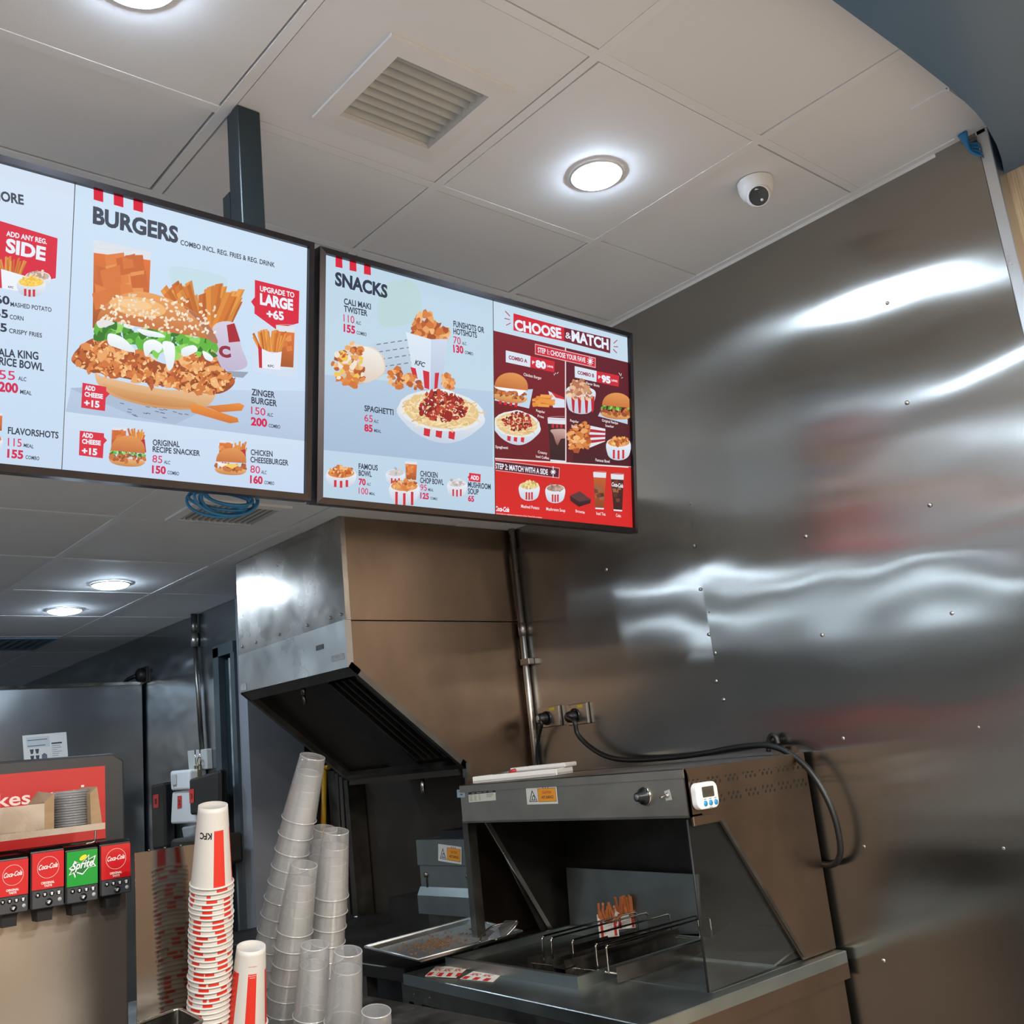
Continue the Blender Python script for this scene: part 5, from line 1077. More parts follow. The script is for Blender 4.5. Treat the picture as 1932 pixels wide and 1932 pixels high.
# wire skimmer lying over the pan's far end
t = thing('fry_scoop', 'clear-bladed fry scoop with looped wire handle lying on the sheet pan', 'scoop', tuple(atZ((950, 1760), 0.97)))
b = MB(); P = [atZ((918, 1773), 0.96), atZ((945, 1772), 0.962), atZ((972, 1745), 0.99), atZ((976, 1737), 1.0), atZ((952, 1738), 1.0), atZ((940, 1752), 0.985)]
b.slab(P, (0.1, -0.2, 1), 0.002); b.build('blade', ALU, t)
b = MB(); b.tube(spline([atZ((905, 1778), 0.97), atZ((909, 1765), 0.985), atZ((925, 1750), 1.0), atZ((950, 1742), 1.005), atZ((974, 1738), 1.003), atZ((972, 1748), 0.99), atZ((955, 1765), 0.968), atZ((935, 1773), 0.965)], 8), 0.003, 8); b.build('handle', STEEL, t)
# hanging steel filters and yellow pipe at the left of the fryer
t = thing('gas_pipe', 'yellow pipe standing behind the tallest stack of clear cups', 'pipe', tuple(atX((612, 1700), 2.56)))
b = MB(); b.tube([atX((612, 1450), 2.56), atX((608, 1700), 2.56), atX((606, 1850), 2.56)], 0.013, 12); b.build('pipe', YELLOW, t)
b = MB(); pp = atX((616, 1448), 2.56); b.tube([pp + Vector((0, -0.022, 0.0)), pp + Vector((0, 0.022, 0.0))], 0.011, 10); b.build('valve', YELLOW, t)
for i, (x0, x1, y0, y1, xs) in enumerate(((617, 630, 1455, 1700, 18), (631, 637, 1460, 1720, 14), (639, 645, 1466, 1726, 16))):
    b = MB(); P = [atX((x0, y0), 2.54), atX((x1, y0), 2.54), atX((x1 + xs, y1), 2.54), atX((x0 + xs, y1), 2.54)]; b.slab(P, (1, 0, 0), 0.012)
    o = b.build('filter_plate', STEEL); tag(o, ('broadest', 'middle', 'narrowest')[i] + ' upright steel plate behind the clear cups beside the yellow pipe', 'filter plate', 'steel plates beside the yellow pipe')
t = thing('steel_upright', 'L-shaped steel upright on the dark wall right of the clear cup stacks', 'upright', tuple(atX((675, 1735), 2.5)))
b = MB(); P = [atX((648, 1472), 2.5), atX((655, 1472), 2.5), atX((676, 1732), 2.5), atX((666, 1730), 2.5)]; b.slab(P, (1, 0, 0), 0.085); b.build('post', STEEL_MID, t)
b = MB(); p0, p1 = atX((656, 1733), 2.49), atX((676, 1730), 2.49); b.tube([p0, p1], 0.005, 8); b.build('foot', STEEL, t)

# ================================================================ drinks counter
ZD = 0.965
t = thing('drinks_counter', 'low service counter carrying the drinks machine and the cup stacks', 'counter', (0.6, 2.4, 0))
b = MB(); b.box((-0.9, 1.70, ZD - 0.04), (1.46, 3.0, ZD)); b.bevel(0.003, 1); b.build('worktop', STEEL_MID, t)
b = MB(); b.box((-0.86, 1.76, 0), (1.42, 2.98, ZD - 0.04)); b.build('cabinet', BLACKM, t)
# soda fountain
YV = 2.50
def v5(x, y, Y=YV): return atY((x / 3.437, 1370 + y / 3.437), Y)
t = thing('soda_fountain', 'steel soda fountain with a row of dispensing valves and a lit red header', 'drinks machine', (0.4, 2.7, ZD)); sf = t
pr = v5(826, 1150, 2.60); b = MB(); b.box((-0.2, 2.60, ZD), (pr.x, 2.64, pr.z + 0.05)); b.bevel(0.004, 2); b.build('splash_panel', mat('fountain_steel', (178, 168, 156), 0.36, 1, noise=(3, 0.06), smudge=(2, 0.33, 0.4)), t)
h0, h1, h2 = atY((225, 1420), 2.72), atY((238, 1590), 2.72), atY((0, 1438), 2.72)
b = MB(); b.prism([(-0.2, h1.z - 0.12), (h1.x, h1.z - 0.12), (h1.x - 0.002, h0.z - 0.02), (h0.x - 0.014, h0.z), (-0.2, h0.z + 0.002)], 2.72, 2.92, axis='y'); b.bevel(0.006, 2); b.build('header', mat('header_plastic', (40, 42, 46), 0.4, noise=(60, 0.12)), t)
r0, r1 = atY((196, 1445), 2.715), atY((204, 1565), 2.715)
b = MB(); b.box((-0.1, 2.713, r1.z - 0.02), (r0.x + 0.002, 2.7195, r0.z)); li = b.build('lit_panel', REDLIT, t)
a = Art((0, 2.7125, 0), (1, 0, 0), (0, 0, 1), (0, 1370, 3.437), lift=0.0002)
a.text('makes meals', (-235, 550), (610, 455), 92, (244, 214, 200), .004); a.build('lettering', SCREEN, li)
b = MB(); b.box((-0.2, 2.575, v5(800, 1060, 2.6).z), (v5(800, 1100, 2.6).x, 2.72, v5(800, 740, 2.6).z)); b.build('valve_body', BLACKM, t)
# small steel shelf above the valves
q0 = atY((198, 1562), 2.50); b = MB(); b.box((-0.2, 2.50, q0.z - 0.002), (q0.x, 2.70, q0.z + 0.002)); b.box((-0.2, 2.498, q0.z - 0.002), (q0.x, 2.502, q0.z + 0.012)); b.build('shelf', STEEL, t)
b = MB(); b.tube(spline([(q0.x - 0.02, 2.505, q0.z), (q0.x - 0.02, 2.507, q0.z - 0.02), (q0.x - 0.022, 2.51, q0.z - 0.028), (q0.x - 0.04, 2.51, q0.z - 0.03)], 5), 0.0025, 8); b.build('shelf_hook', STEEL, t)
COKE = (202, 26, 34)
def valve(label, quad, low, noz, sprite=False):
    """a dispensing head: quad = label corners, low = bottom of the button strip, noz = nozzle bottom"""
    tl, tr, br, bl = [v5(*q) for q in quad]; x0, x1 = (tl.x + bl.x) / 2, (tr.x + br.x) / 2; zt, zm = max(tl.z, tr.z), (br.z + bl.z) / 2; zl = v5(*low).z; zn = v5(*noz).z
    vt = thing('dispensing_valve', label, 'drink valve', ((x0 + x1) / 2, YV, zl), 'dispensing valves')
    b = MB(); b.prism([(YV + 0.006, zl), (YV + 0.006, zm), (YV + 0.006, zt + 0.004), (YV + 0.02, zt + 0.01), (YV + 0.098, zt + 0.01), (YV + 0.098, zl + 0.02), (YV + 0.03, zl)], x0 - 0.003, x1 + 0.003, axis='x'); b.bevel(0.003, 2); b.build('housing', BLACK, vt)
    a = Art((x0, YV + 0.004, zm), (1, 0, 0), (0, 0, 1), lift=0.0004); w, h = x1 - x0, zt - zm
    bg = (22, 150, 52) if sprite else (196, 24, 30)
    b = MB(); b.box((x0, YV + 0.002, zm), (x1, YV + 0.008, zt)); b.build('label_plate', mat('valve_green' if sprite else 'valve_red', bg, 0.3, noise=(9, 0.05)), vt)
    a.o = Vector((x0, YV + 0.0018, zm))
    if sprite:
        P = [(.06, .62), (.2, .68), (.24, .8), (.45, .66), (.72, .88), (.7, .74), (.94, .8), (.86, .6), (.95, .48), (.7, .5), (.5, .34), (.3, .44), (.26, .3), (.2, .46), (.05, .42), (.14, .54)]
        P = [(x * w, (y + (x - .5) * .12 - .04) * h) for x, y in P]
        a.puv(P, (236, 240, 232)); cx_, cy_ = .5 * w, .56 * h; a.puv([(cx_ + (x - cx_) * .9, cy_ + (y - cy_) * .86) for x, y in P], (10, 104, 44))
        vs, fs = text_mesh('Sprite', .02, .3); X0 = min(v[0] for v in vs); X1 = max(v[0] for v in vs); k = .72 * w / (X1 - X0)
        a.raw([(.14 * w + (vx - X0) * k, h * (.46 + .1 * (vx - X0) * k / w) + vy * h * .3) for vx, vy in vs], fs, [lin((244, 246, 240))] * len(vs))
        a.puv([(w * (.52 + .12 * math.cos(2 * PI * k / 14)), h * (.79 + .07 * math.sin(2 * PI * k / 14) + .04 * math.cos(2 * PI * k / 14))) for k in range(14)], (240, 208, 40))
    else:
        for k in range(36):
            t0, t1 = 2 * PI * k / 36, 2 * PI * (k + 1) / 36; R1, R2 = .345 * w, .335 * w; ox, oy = .5 * w, .58 * h
            a.puv([(ox + R1 * math.cos(t0), oy + R1 * math.sin(t0)), (ox + R1 * math.cos(t1), oy + R1 * math.sin(t1)), (ox + R2 * math.cos(t1), oy + R2 * math.sin(t1)), (ox + R2 * math.cos(t0), oy + R2 * math.sin(t0))], (240, 210, 206))
        vs, fs = text_mesh('Coca-Cola', .015, .4); X0 = min(v[0] for v in vs); X1 = max(v[0] for v in vs); k = .6 * w / (X1 - X0)
        a.raw([(.2 * w + (vx - X0) * k, h * (.53 + .05 * (vx - X0) * k / w) + vy * h * .19) for vx, vy in vs], fs, [lin((246, 238, 234))] * len(vs))
        tuv(a, 'ORIGINAL', .28 * w, .135 * h, .42 * w, .065 * h, (240, 220, 214), .03); tuv(a, 'TASTE', .37 * w, .055 * h, .25 * w, .06 * h, (240, 220, 214), .03)
    a.build('brand_print', PRINT, vt)
    b = MB(); b.box((x0, YV, zl), (x1, YV + 0.008, zm - 0.001)); b.bevel(0.002, 1); pn = b.build('button_panel', DKGREY, vt)
    hp = zm - zl
    for k in range(4):
        b = MB(); b.lathe([(w * .085, 0), (w * .08, 0.0012), (0, 0.0014)], (x0 + w * (.17 + .22 * k), YV + 0.0003, zl + hp * .72), (0, -1, 0), 14); b.build('button', BLACK, pn)
        a = Art((x0 + w * (.17 + .22 * k), YV - 0.0012, zl + hp * .72), (1, 0, 0), (0, 0, 1), lift=0.0003); s_ = w * (.025 + .006 * k); a.puv([(-s_, s_ * 1.3), (s_, s_ * 1.3), (s_ * .7, -s_ * 1.3), (-s_ * .7, -s_ * 1.3)], (206, 206, 206)); a.build('cup_symbol', PRINT, pn)
    b = MB(); b.lathe([(w * .12, 0), (w * .115, 0.0012), (0, 0.0014)], (x0 + w * .52, YV + 0.0003, zl + hp * .3), (0, -1, 0), 16); b.build('button', BLACK, pn)
    a = Art((x0 + w * .52, YV - 0.0012, zl + hp * .3), (1, 0, 0), (0, 0, 1), lift=0.0003); a.puv([(-.06 * w, -.02 * w), (.0, -.06 * w), (.06 * w, .03 * w), (0, .05 * w)], (190, 190, 190)); a.build('button_symbol', PRINT, pn)
    b = MB(); b.lathe([(w * .065, 0), (w * .06, 0.0012), (0, 0.0014)], (x0 + w * .86, YV + 0.0003, zl + hp * .36), (0, -1, 0), 14); b.build('sensor', mat('sensor_grey', (170, 172, 174), 0.4, noise=(20, 0.05)), pn)
    xc = (x0 + x1) / 2; b = MB(); b.prism([(xc - w * .26, YV + 0.02), (xc + w * .26, YV + 0.02), (xc + w * .26, YV + 0.07), (xc - w * .26, YV + 0.07)], zl - 0.004, zl + 0.004)
    b.hexa([(xc - w * .25, YV + 0.022, zn), (xc + w * .22, YV + 0.022, zn), (xc + w * .22, YV + 0.06, zn), (xc - w * .25, YV + 0.06, zn)], [(xc - w * .26, YV + 0.02, zl + 0.002), (xc + w * .24, YV + 0.02, zl + 0.002), (xc + w * .24, YV + 0.07, zl + 0.002), (xc - w * .26, YV + 0.07, zl + 0.002)]); b.build('nozzle', BLACKM, vt)
valve('red cola valve with its left side cut off by the photo edge', [(-16, 884), (182, 857), (187, 1086), (-14, 1114)], (90, 1215), (45, 1312))
valve('red cola valve just left of the green valve', [(207, 830), (412, 808), (420, 1045), (213, 1060)], (310, 1178), (270, 1272))
valve('green lemon-lime soda valve with a yellow dot, the only green one', [(432, 820), (630, 793), (640, 1022), (440, 1040)], (540, 1140), (490, 1232), True)
valve('red cola valve at the right end of the row beside the steel panel', [(656, 781), (840, 757), (855, 973), (662, 1000)], (760, 1090), (705, 1186))
# cardboard box with a stack of lids on the shelf
Ys = 2.60
t = thing('lid_box', 'open cardboard box on the drinks machine shelf holding a stack of clear lids', 'box', tuple(v5(470, 690, Ys)))
zf = q0.z + 0.003
xb0, xb1 = v5(275, 600, 2.54).x, v5(665, 600, 2.54).x; zt1 = v5(300, 500, 2.54).z
b = MB(); b.box((xb0 - 0.16, 2.525, zf), (xb0, 2.53, zt1)); b.build('front_panel', STEEL, t)
b = MB(); b.hexa([(xb0, 2.525, zf), (xb0 + 0.024, 2.535, zf), (xb0 + 0.024, 2.66, zf), (xb0, 2.66, zf)], [(xb0, 2.525, zt1 + 0.004), (xb0 + 0.024, 2.535, zt1 + 0.02), (xb0 + 0.024, 2.66, zt1 + 0.03), (xb0, 2.66, zt1)]); b.build('left_flap', CARD, t)
b = MB(); b.hexa([(xb1 - 0.028, 2.535, zf), (xb1, 2.54, zf), (xb1, 2.66, zf), (xb1 - 0.026, 2.66, zf)], [(xb1 - 0.030, 2.535, zt1 + 0.012), (xb1 - 0.012, 2.54, zt1 + 0.026), (xb1 - 0.008, 2.66, zt1 + 0.03), (xb1 - 0.03, 2.66, zt1 + 0.02)]); b.build('right_flap', CARD, t)
b = MB(); b.box((xb0 + 0.02, 2.655, zf), (xb1, 2.66, zt1 + 0.01)); b.build('back_panel', CARD, t)
xl = (v5(340, 600, 2.59).x + v5(585, 600, 2.59).x) / 2; rl = (v5(585, 600, 2.59).x - v5(340, 600, 2.59).x) / 2; zl1 = v5(460, 415, 2.59).z
NL = 15; words = ('topmost', 'second from the top', 'third from the top', 'fourth from the top', 'fifth from the top', 'sixth from the top', 'seventh from the top', 'eighth from the top', 'ninth from the top', 'tenth from the top', 'eleventh from the top', 'twelfth from the top', 'thirteenth from the top', 'fourteenth from the top', 'fifteenth from the top', 'sixteenth from the top', 'seventeenth from the top', 'eighteenth from the top', 'nineteenth from the top', 'twentieth from the top') + tuple('twenty-%s from the top' % w for w in ('first', 'second', 'third', 'fourth', 'fifth', 'sixth', 'seventh', 'eighth', 'ninth')) + ('thirtieth from the top',) + tuple('thirty-%s from the top' % w for w in ('first', 'second', 'third', 'fourth', 'fifth', 'sixth', 'seventh', 'eighth'))
b = MB(); b.lathe([(0, 0.001), (rl * .8, 0.001), (rl * .84, 0.006), (rl * .93, 0.006), (rl * .95, 0.0035), (rl, 0.0035), (rl, 0.0012), (rl * .97, 0.0008)], (0, 0, 0), (0, 0, 1), 36, matf=lambda i, k: 1 if i >= 4 else 0); lid0 = b.build('cup_lid', LIDM); lid0.data.materials.append(CLEARRIM)
stp = (zl1 - zf - 0.004) / NL
for i in range(NL):
    o = lid0 if i == 0 else lid0.copy()
    if i: COL.objects.link(o)
    o.location = (xl + random.uniform(-.001, .001), 2.594 + random.uniform(-.001, .001), zl1 - 0.007 - i * stp); o.rotation_euler = (0, 0, random.uniform(0, 6))
    tag(o, 'clear plastic cup lid in the cardboard box, ' + words[i] + ' of its stack', 'cup lid', 'clear lids in the cardboard box')
# polished steel divider panel behind the cups
p0, p1 = Vector((0.903, 2.4075, 1.379)), Vector((1.09, 2.3616, 1.382)); nrm = Vector((p1.y - p0.y, -(p1.x - p0.x), 0)).normalized()
t = thing('divider_panel', 'polished steel divider panel between the drinks machine and the paper cups, mirroring the cups', 'panel', (p0.x, p0.y, ZD))
zt_ = (p0.z + p1.z) / 2
b = MB(); b.slab([(p0.x, p0.y, ZD), (p1.x, p1.y, ZD), (p1.x, p1.y, p1.z), (p0.x, p0.y, p0.z)], -nrm, 0.006); b.build('sheet', mat('mirror_steel', (168, 160, 150), 0.06, 1, noise=(5, 0.1), smudge=(2, 0.05, 0.08)), t)
for k in range(4):
    q = p0.lerp(p1, .16 + .18 * k); b = MB(); b.tube([q + Vector((0, 0, -0.001)), q + Vector((0, 0, 0.004))], 0.003, 8); b.build('clip', STEEL_MID, t)

# ---------------------------------------------------------------- cups
def cup_axis(ptop, plow):
    d = (plow - ptop).normalized(); z = -d                       # cup's own +Z points up to its (inverted) base
    return z.to_track_quat('Z', 'Y')
PH, PRB, PRR = 0.160, 0.0295, 0.0415
def paper_cup(stripes, name='paper_cup'):
    """upside-down cup; origin at the middle of its base, rim below"""
    seg = 72; b = MB(); prof = [(PRB - 0.004, -0.006), (PRB - 0.001, -0.001), (PRB, -0.001)]; n = 14
    for k in range(1, n + 1): f = k / n; prof.append((PRB + (PRR - PRB) * f, -PH * f))
    def mf(i, k):
        f = (i - 2) / n; a = 360.0 * k / seg
        return 1 if f >= 0.27 and f < 0.97 and any((a - s) % 360 < wd for s, wd in stripes) else 0
    b.lathe([(0, -0.006)] + prof, (0, 0, 0), (0, 0, 1), seg, matf=lambda i, k: mf(i - 1, k)); o = b.build(name, [CUPW, CUPR], None, recalc=True)
    b = MB(); R_ = PRR + 0.0012; b.lathe([(R_ + 0.0022 * math.cos(2 * PI * k / 10), -PH + 0.0022 * math.sin(2 * PI * k / 10)) for k in range(11)], (0, 0, 0), (0, 0, 1), 48); r = b.build('rim', CUPW); r.parent = o
    return o
def facing(q, p):
    v = q.inverted() @ (CAM - p); return math.atan2(v.y, v.x)
def place_cup(src, used, p, q, twist, label, cat, group):
    o = src if not used else src.copy()
    if used:
        COL.objects.link(o)
        for ch in src.children: c = ch.copy(); COL.objects.link(c); c.parent = o
    o.rotation_mode = 'QUATERNION'; from mathutils import Quaternion
    o.location = p; o.rotation_quaternion = q @ Quaternion((0, 0, 1), twist); tag(o, label, cat, group); return o
ang = math.degrees(math.atan2(CAM.y - 2.09, CAM.x - 0.94)) % 360          # towards the viewer
pc = paper_cup([(a, 32) for a in (0, 68, 136, 204)])
D1 = 2.1; pt = atD((402, 1518), D1); plow = atD((395, 1925), D1); st_ = (atD((398, 1668), D1) - atD((397.5, 1677.6), D1)).length
ax_ = (plow - pt).normalized(); q = cup_axis(pt, plow); n = 0
while True:
    p = pt + ax_ * (st_ * n)
    if (p + ax_ * PH).z < ZD + 0.002: break
    tw = facing(q, p) + math.radians(5) if n == 0 else random.uniform(0, 2 * PI)
    if n == 1: p = p + ax_ * 0.0
    lab = 'white paper cup with red bands, ' + words[n] + ' of the tall paper stack'
    c_ = place_cup(pc, n > 0, p + Vector((random.uniform(-1, 1), random.uniform(-1, 1), 0)) * (0.0012 if n else 0), q, tw, lab, 'paper cup', 'tall stack of paper cups')
    if n == 0: topcup = c_
    n += 1
# lettering on the topmost cup, upside down as the cup stands on its rim (the portrait emblem is left out)
def cup_print(cup, strings, phi):
    """printing wrapped on a cup; strings = (text, width, height, distance from base, colour); phi = where on the cup it faces"""
    V_, F_, C_ = [], [], []
    for s, w, h, d, col, bold in strings:
        vs, fs = text_mesh(s, bold, 0.0); x0 = min(v[0] for v in vs); x1 = max(v[0] for v in vs); bse = len(V_)
        for vx, vy in vs:
            u = (vx - (x0 + x1) / 2) / (x1 - x0) * w; z = -(d + vy / CAPH * h); r = PRB + (PRR - PRB) * (-z / PH) + 0.0005
            a = phi - u / r; V_.append((r * math.cos(a), r * math.sin(a), z)); C_.append(lin(col))
        F_ += [[bse + i for i in f] for f in fs]
    me = bpy.data.meshes.new('cup_print'); me.from_pydata(V_, [], F_); ca = me.color_attributes.new('ink', 'FLOAT_COLOR', 'POINT')
    for i, c in enumerate(C_): ca.data[i].color = c
    me.materials.append(PRINT); o = bpy.data.objects.new('cup_print', me); COL.objects.link(o); o.parent = cup
# shorter pile of the same cups turned the other way
pt2 = atD((474, 1784), 2.12); pl2 = atD((465, 1925), 2.12); q2_ = cup_axis(pt2, pl2); ax2 = (pl2 - pt2).normalized(); m = 0
while True:
    p = pt2 + ax2 * (0.0125 * m)
    if (p + ax2 * PH).z < ZD + 0.002: break
    c_ = place_cup(pc, True, p, q2_, facing(q2_, p) - math.radians(74) if m == 0 else random.uniform(0, 2 * PI), 'white paper cup with red bands, ' + words[m] + ' of the short paper stack', 'paper cup', 'short stack of paper cups')
    if m == 0: second_cup = c_
    m += 1
cup_print(second_cup, [('PAPER CUP', 0.018, 0.0016, 0.030, (190, 60, 50), .02), ('CHOOSE YOUR', 0.016, 0.0018, 0.048, (240, 210, 200), .02), ('FLAVOR', 0.011, 0.0018, 0.052, (240, 210, 200), .02)], math.radians(85))
cup_print(topcup, [('KFC', 0.026, 0.013, 0.049, (24, 22, 22), .03)], math.radians(-29))
# clear plastic tumblers
CH, CRB, CRR = 0.148, 0.0295, 0.0395
def clear_cup():
    b = MB(); prof = [(0, -0.0015), (CRB - 0.005, -0.0012), (CRB - 0.0015, 0), (CRB, -0.002)]; n = 8
    for k in range(1, n + 1): f = k / n; prof.append((CRB + (CRR - CRB) * f, -CH * f))
    b.lathe(prof, (0, 0, 0), (0, 0, 1), 40); o = b.build('clear_cup', CLEAR)
    b = MB(); R_ = CRR + 0.0008; b.lathe([(R_ + 0.0013 * math.cos(2 * PI * k / 8), -CH + 0.0013 * math.sin(2 * PI * k / 8)) for k in range(9)], (0, 0, 0), (0, 0, 1), 40); r = b.build('rim', CLEARRIM); r.parent = o
    b = MB(); b.lathe([(CRB - 0.0008 + 0.0012 * math.cos(2 * PI * k / 8), -0.0015 + 0.0012 * math.sin(2 * PI * k / 8)) for k in range(9)], (0, 0, 0), (0, 0, 1), 40); r = b.build('base_ring', CLEARRIM); r.parent = o
    return o
cc_ = clear_cup(); used = False
for label, top, low, D, step, group in (
    ('tallest leaning clear stack', (590, 1426), (526, 1720), 2.36, 31.0, 'tallest clear stack'),
    ('hidden clear stack behind the upright one', (614, 1562), (560, 1900), 2.44, 29.0, 'half-hidden clear stack'),
    ('upright clear stack on the right', (634, 1567), (612, 1850), 2.34, 29.0, 'upright clear stack'),
    ('clear stack before the tallest one', (574, 1630), (535, 1900), 2.27, 31.0, 'front clear stack'),
    ('left of two low front stacks', (594, 1782), (588, 1925), 2.16, 37.0, 'low left clear stack'),
    ('right of two low front stacks', (657, 1793), (648, 1925), 2.13, 34.0, 'low right clear stack'),
    ('lone clear stack at the bottom edge', (710, 1906), (708, 1960), 2.02, 36.0, 'bottom edge clear stack')):
    a_, e_ = atD(top, D), atD(low, D); dr = (e_ - a_).normalized(); q = cup_axis(a_, e_); sp = step * D / FPX; i = 0
    L_ = (a_.z - ZD - 0.001) / -dr.z
    while sp * i + CH < L_ or i == 0:
        place_cup(cc_, used, a_ + dr * (sp * i), q, random.uniform(0, 6), 'clear cup, ' + words[i] + ', ' + label, 'plastic cup', group); used = True; i += 1
# steel bin corner in the foreground
pcn = atD((338, 1903), 1.93)
t = thing('steel_bin', 'rounded steel bin whose corner shows in front of the tall paper cup stack', 'bin', (pcn.x - 0.1, pcn.y - 0.12, ZD))
zr = pcn.z; ea = (atZ((255, 1935), zr) - pcn); eb = (atZ((405, 1938), zr) - pcn); ea.normalize(); eb.normalize()
def R4(k): 
    A = pcn + ea * 0.02; O = pcn + (ea + eb) * 0.02; return None
rim = []; c4 = [pcn, pcn + eb * 0.16, pcn + eb * 0.16 + ea * 0.2, pcn + ea * 0.2]; rad = 0.018
for i in range(4):
    P, A, B = c4[i], c4[i - 1], c4[(i + 1) % 4]; u = (A - P).normalized(); v = (B - P).normalized()
    for k in range(6):
        s_ = k / 5; rim.append(P + u * rad * (1 - s_) ** 2 + v * rad * s_ ** 2)
b = MB(); n_ = len(rim); ctr = sum(rim, Vector()) / n_
inner = [ctr + (v - ctr) * 0.97 for v in rim]
def low_(v, z): return Vector((ctr.x + (v.x - ctr.x) * 0.92, ctr.y + (v.y - ctr.y) * 0.92, z))
for i in range(n_):
    j = (i + 1) % n_
    b.face([rim[i], rim[j], low_(rim[j], ZD + 0.002), low_(rim[i], ZD + 0.002)]); b.face([inner[i], inner[j], low_(inner[j], ZD + 0.006), low_(inner[i], ZD + 0.006)])
b.face([low_(v, ZD + 0.006) for v in inner]); b.face([low_(v, ZD + 0.002) for v in rim[::-1]]); b.build('body', STEEL_MID, t)
b = MB(); b.tube(rim + [rim[0]], 0.0035, 8); b.build('rolled_rim', STEEL, t)

# ================================================================ far kitchen
XF = 2.19
t = thing('steel_cabinet', 'tall plain steel cabinet standing far back on the left, with a notice on its front', 'cabinet', (1.5, 5.7, 0))
zt_ = atY((200, 1290), 5.66).z; xr = XF - 0.012
b = MB(); b.box((0.3, 5.66, 0.1), (xr, 6.3, zt_)); b.bevel(0.006, 2); b.build('body', mat('cabinet_steel', (162, 164, 164), 0.3, 1, noise=(2, 0.06), bump=[(3, 0.35, 0.02)]), t)
b = MB(); b.box((0.3, 5.645, zt_ - 0.012), (xr, 5.66, zt_ + 0.004)); b.build('top_edge', STEEL_SH, t)
for x in (0.4, 2.0): b = MB(); b.box((x, 5.7, 0), (x + 0.06, 5.76, 0.1)); b.build('foot', BLACKM, t)
P = [atY(q, 5.655) for q in ((42, 1388), (125, 1381), (129, 1436), (46, 1443))]
b = MB(); b.slab(P, (0, 1, 0), 0.002); o = b.build('notice', PAPER); tag(o, 'white printed notice taped to the far steel cabinet above the red header', 'notice')
a = Art(P[3] + Vector((0, -0.0002, 0)), P[1] - P[0], P[0] - P[3], lift=0.0003); w, h = (P[1] - P[0]).length, (P[0] - P[3]).length
a.puv(rect(w * .08, h * .55, w * .6, h * .92), (206, 206, 204)); a.puv(rect(w * .1, h * .8, w * .55, h * .83), (110, 112, 114)); a.puv(rect(w * .1, h * .6, w * .5, h * .63), (110, 112, 114)); a.puv(rect(w * .64, h * .62, w * .88, h * .67), (60, 62, 66))
for k in range(6): a.puv(rect(w * .64, h * (.55 - .07 * k), w * random.uniform(.75, .9), h * (.57 - .07 * k)), (150, 152, 154))
for (x, y) in ((.14, .34), (.26, .34), (.14, .12), (.26, .12)): a.puv([(w * x, h * (y + .16)), (w * (x + .09), h * (y + .16)), (w * (x + .07), h * y), (w * (x + .02), h * y)], (70, 74, 80))
a.puv([(w * .4, h * .1), (w * .52, h * .1), (w * .52, h * .28), (w * .46, h * .34), (w * .4, h * .28)], (110, 114, 118)); a.build('notice_print', PRINT, o)
# plug and cable on the far wall
p = atX((274, 1274), XF); t = thing('wall_plug', 'black plug and cable on the far steel wall above the steel cabinet', 'plug', tuple(p))
b = MB(); b.box((XF - 0.012, p.y - 0.045, p.z - 0.045), (XF - 0.001, p.y + 0.045, p.z + 0.045)); b.build('plate', STEEL_DK, t)
b = MB(); b.lathe([(0.04, 0.01), (0.038, 0.04), (0.025, 0.05), (0, 0.052)], (XF, p.y, p.z), (-1, 0, 0), 16); b.build('plug_body', RUBBER, t)
b = MB(); b.tube(spline([(XF - 0.05, p.y, p.z), (XF - 0.09, p.y + 0.06, p.z - 0.03), (XF - 0.08, p.y + 0.12, p.z - 0.12), (XF - 0.05, p.y + 0.14, p.z - 0.3)], 6), 0.012, 8); b.build('cord', RUBBER, t)
# conduit down the far wall into a switch box
pa_, pb_ = atX((366, 1158), XF - 0.02), atX((381, 1415), XF - 0.02)
t = thing('conduit_pipe', 'thin grey conduit on the far kitchen wall running down to a switch box', 'pipe', tuple(pb_))
b = MB(); b.tube([(pa_.x, pa_.y, ZL), (pa_.x, pa_.y, pa_.z - 0.12)], 0.016, 10); b.tube([(pa_.x, pa_.y, pa_.z - 0.12), pb_], 0.012, 10); b.build('pipe', STEEL_MID, t)
b = MB(); b.tube([(pa_.x, pa_.y, pa_.z - 0.10), (pa_.x, pa_.y, pa_.z - 0.17)], 0.02, 10); b.build('coupling', STEEL, t)
P = [atX(q, XF) for q in ((364, 1416), (400, 1412), (402, 1450), (367, 1455))]
t = thing('switch_box', 'pale switch box on the far wall with keys hanging from it', 'switch', tuple(P[3]))
b = MB(); b.slab(P, (-1, 0, 0), 0.03); b.bevel(0.004, 2); b.build('box', mat('pale_box', (188, 186, 180), 0.5, noise=(12, 0.1)), t)
for k in (0.45, 0.7):
    b = MB(); u0 = P[0].lerp(P[1], k); u1 = P[3].lerp(P[2], k); b.tube([u0 + Vector((-0.032, 0, 0)), u1 + Vector((-0.032, 0, 0))], 0.004, 6); b.build('wire', STEEL_SH, t)
p = atX((376, 1432), XF - 0.045)
t = thing('key_ring', 'ring of brass keys hanging from the switch box', 'keys', tuple(p))
b = MB(); b.tube([p + Vector((0, 0.02 * math.cos(2 * PI * k / 16), 0.02 * math.sin(2 * PI * k / 16) - 0.01)) for k in range(17)], 0.003, 6); b.build('ring', BRASS, t)
for k in range(3):
    e = p + Vector((0, -0.02 + 0.02 * k, -0.03)); b = MB(); b.slab([e + Vector((-0.006 * k, -.009, 0)), e + Vector((-0.006 * k, .009, 0)), e + Vector((-0.006 * k, .006, -0.075)), e + Vector((-0.006 * k, -.004, -0.075))], (-1, 0, 0), 0.003); b.build('key', BRASS, t)
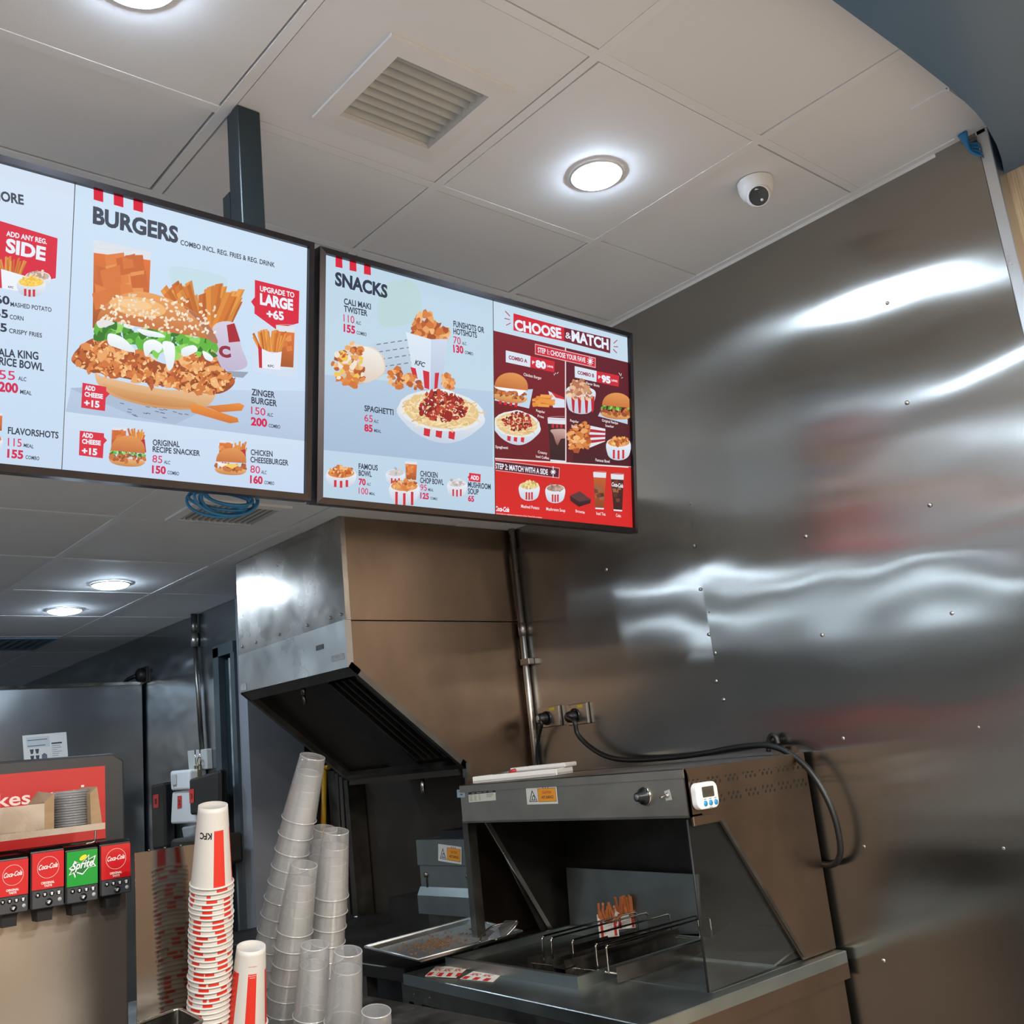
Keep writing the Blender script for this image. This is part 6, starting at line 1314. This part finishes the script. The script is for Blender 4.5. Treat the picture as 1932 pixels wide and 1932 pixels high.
# dispensers on the far wall, each with a red number tag
def dispenser(name, label, outline, x, depth, m, tagq=None, extra=None, num='1'):
    P = [atX(q, x) for q in outline]; t = thing(name, label, 'dispenser', tuple(P[-1]), 'wall dispensers')
    b = MB(); b.slab(P, (1, 0, 0), depth); b.bevel(0.012, 3); bd = b.build('case', m, t)
    if tagq:
        Q = [atX(q, x - 0.001) for q in tagq]; b = MB(); b.slab(Q, (-1, 0, 0), 0.001); b.build('number_tag', STICK_R, t)
        a = Art(Q[3] + Vector((-0.0012, 0, 0)), Q[1] - Q[0], Q[0] - Q[3], lift=0.0003); w, h = (Q[1] - Q[0]).length, (Q[0] - Q[3]).length; tuv(a, num, w * .3, h * .3, w * .4, h * .4, (90, 20, 20), .03); a.build('number', PRINT, t)
    return t
dispenser('soap_dispenser', 'black wall dispenser farthest left, with a red number tag', [(284, 1482), (309, 1476), (312, 1600), (287, 1604)], XF - 0.06, 0.055, BLACK, [(289, 1500), (299, 1498), (299, 1523), (290, 1525)], num='1')
t2 = dispenser('towel_dispenser', 'white wall dispenser with a red number tag, between two black ones', [(324, 1494), (366, 1488), (378, 1553), (321, 1555)], XF - 0.08, 0.075, WHITE, [(335, 1502), (343, 1501), (343, 1524), (335, 1526)], num='2')
P = [atX(q, XF - 0.095) for q in ((320, 1455), (357, 1452), (356, 1490), (322, 1492))]; b = MB(); b.slab(P, (1, 0, 0), 0.09); b.bevel(0.012, 3); b.build('upper_unit', WHITE, t2)
P = [atX(q, XF - 0.098) for q in ((325, 1463), (333, 1461), (333, 1480), (326, 1482))]; b = MB(); b.slab(P, (-1, 0, 0), 0.004); b.build('window', mat('dispenser_window', (200, 198, 192), 0.3, noise=(30, 0.2)), t2)
dispenser('towel_dispenser', 'large black wall dispenser beside the door frame, with a red number tag', [(356, 1470), (414, 1452), (414, 1536), (358, 1538)], XF - 0.11, 0.04, BLACK, [(357, 1490), (366, 1488), (366, 1514), (358, 1516)], num='3')
P = [atX(q, XF - 0.14) for q in ((341, 1561), (366, 1557), (363, 1576), (353, 1583), (345, 1582))]; b = MB(); b.slab(P, (1, 0, 0), 0.06); b.bevel(0.01, 2); o = b.build('plastic_bag', LIDM); tag(o, 'small clear plastic bag hanging under the white wall dispenser', 'bag')
P = [atX(q, XF - 0.25) for q in ((322, 1583), (378, 1580), (380, 1640), (316, 1640))]; b = MB(); b.slab(P, (1, 0, 0), 0.2); b.bevel(0.015, 3); o = b.build('hand_basin', STEEL_DK); tag(o, 'dark steel basin under the wall dispensers, behind the steel divider', 'basin')
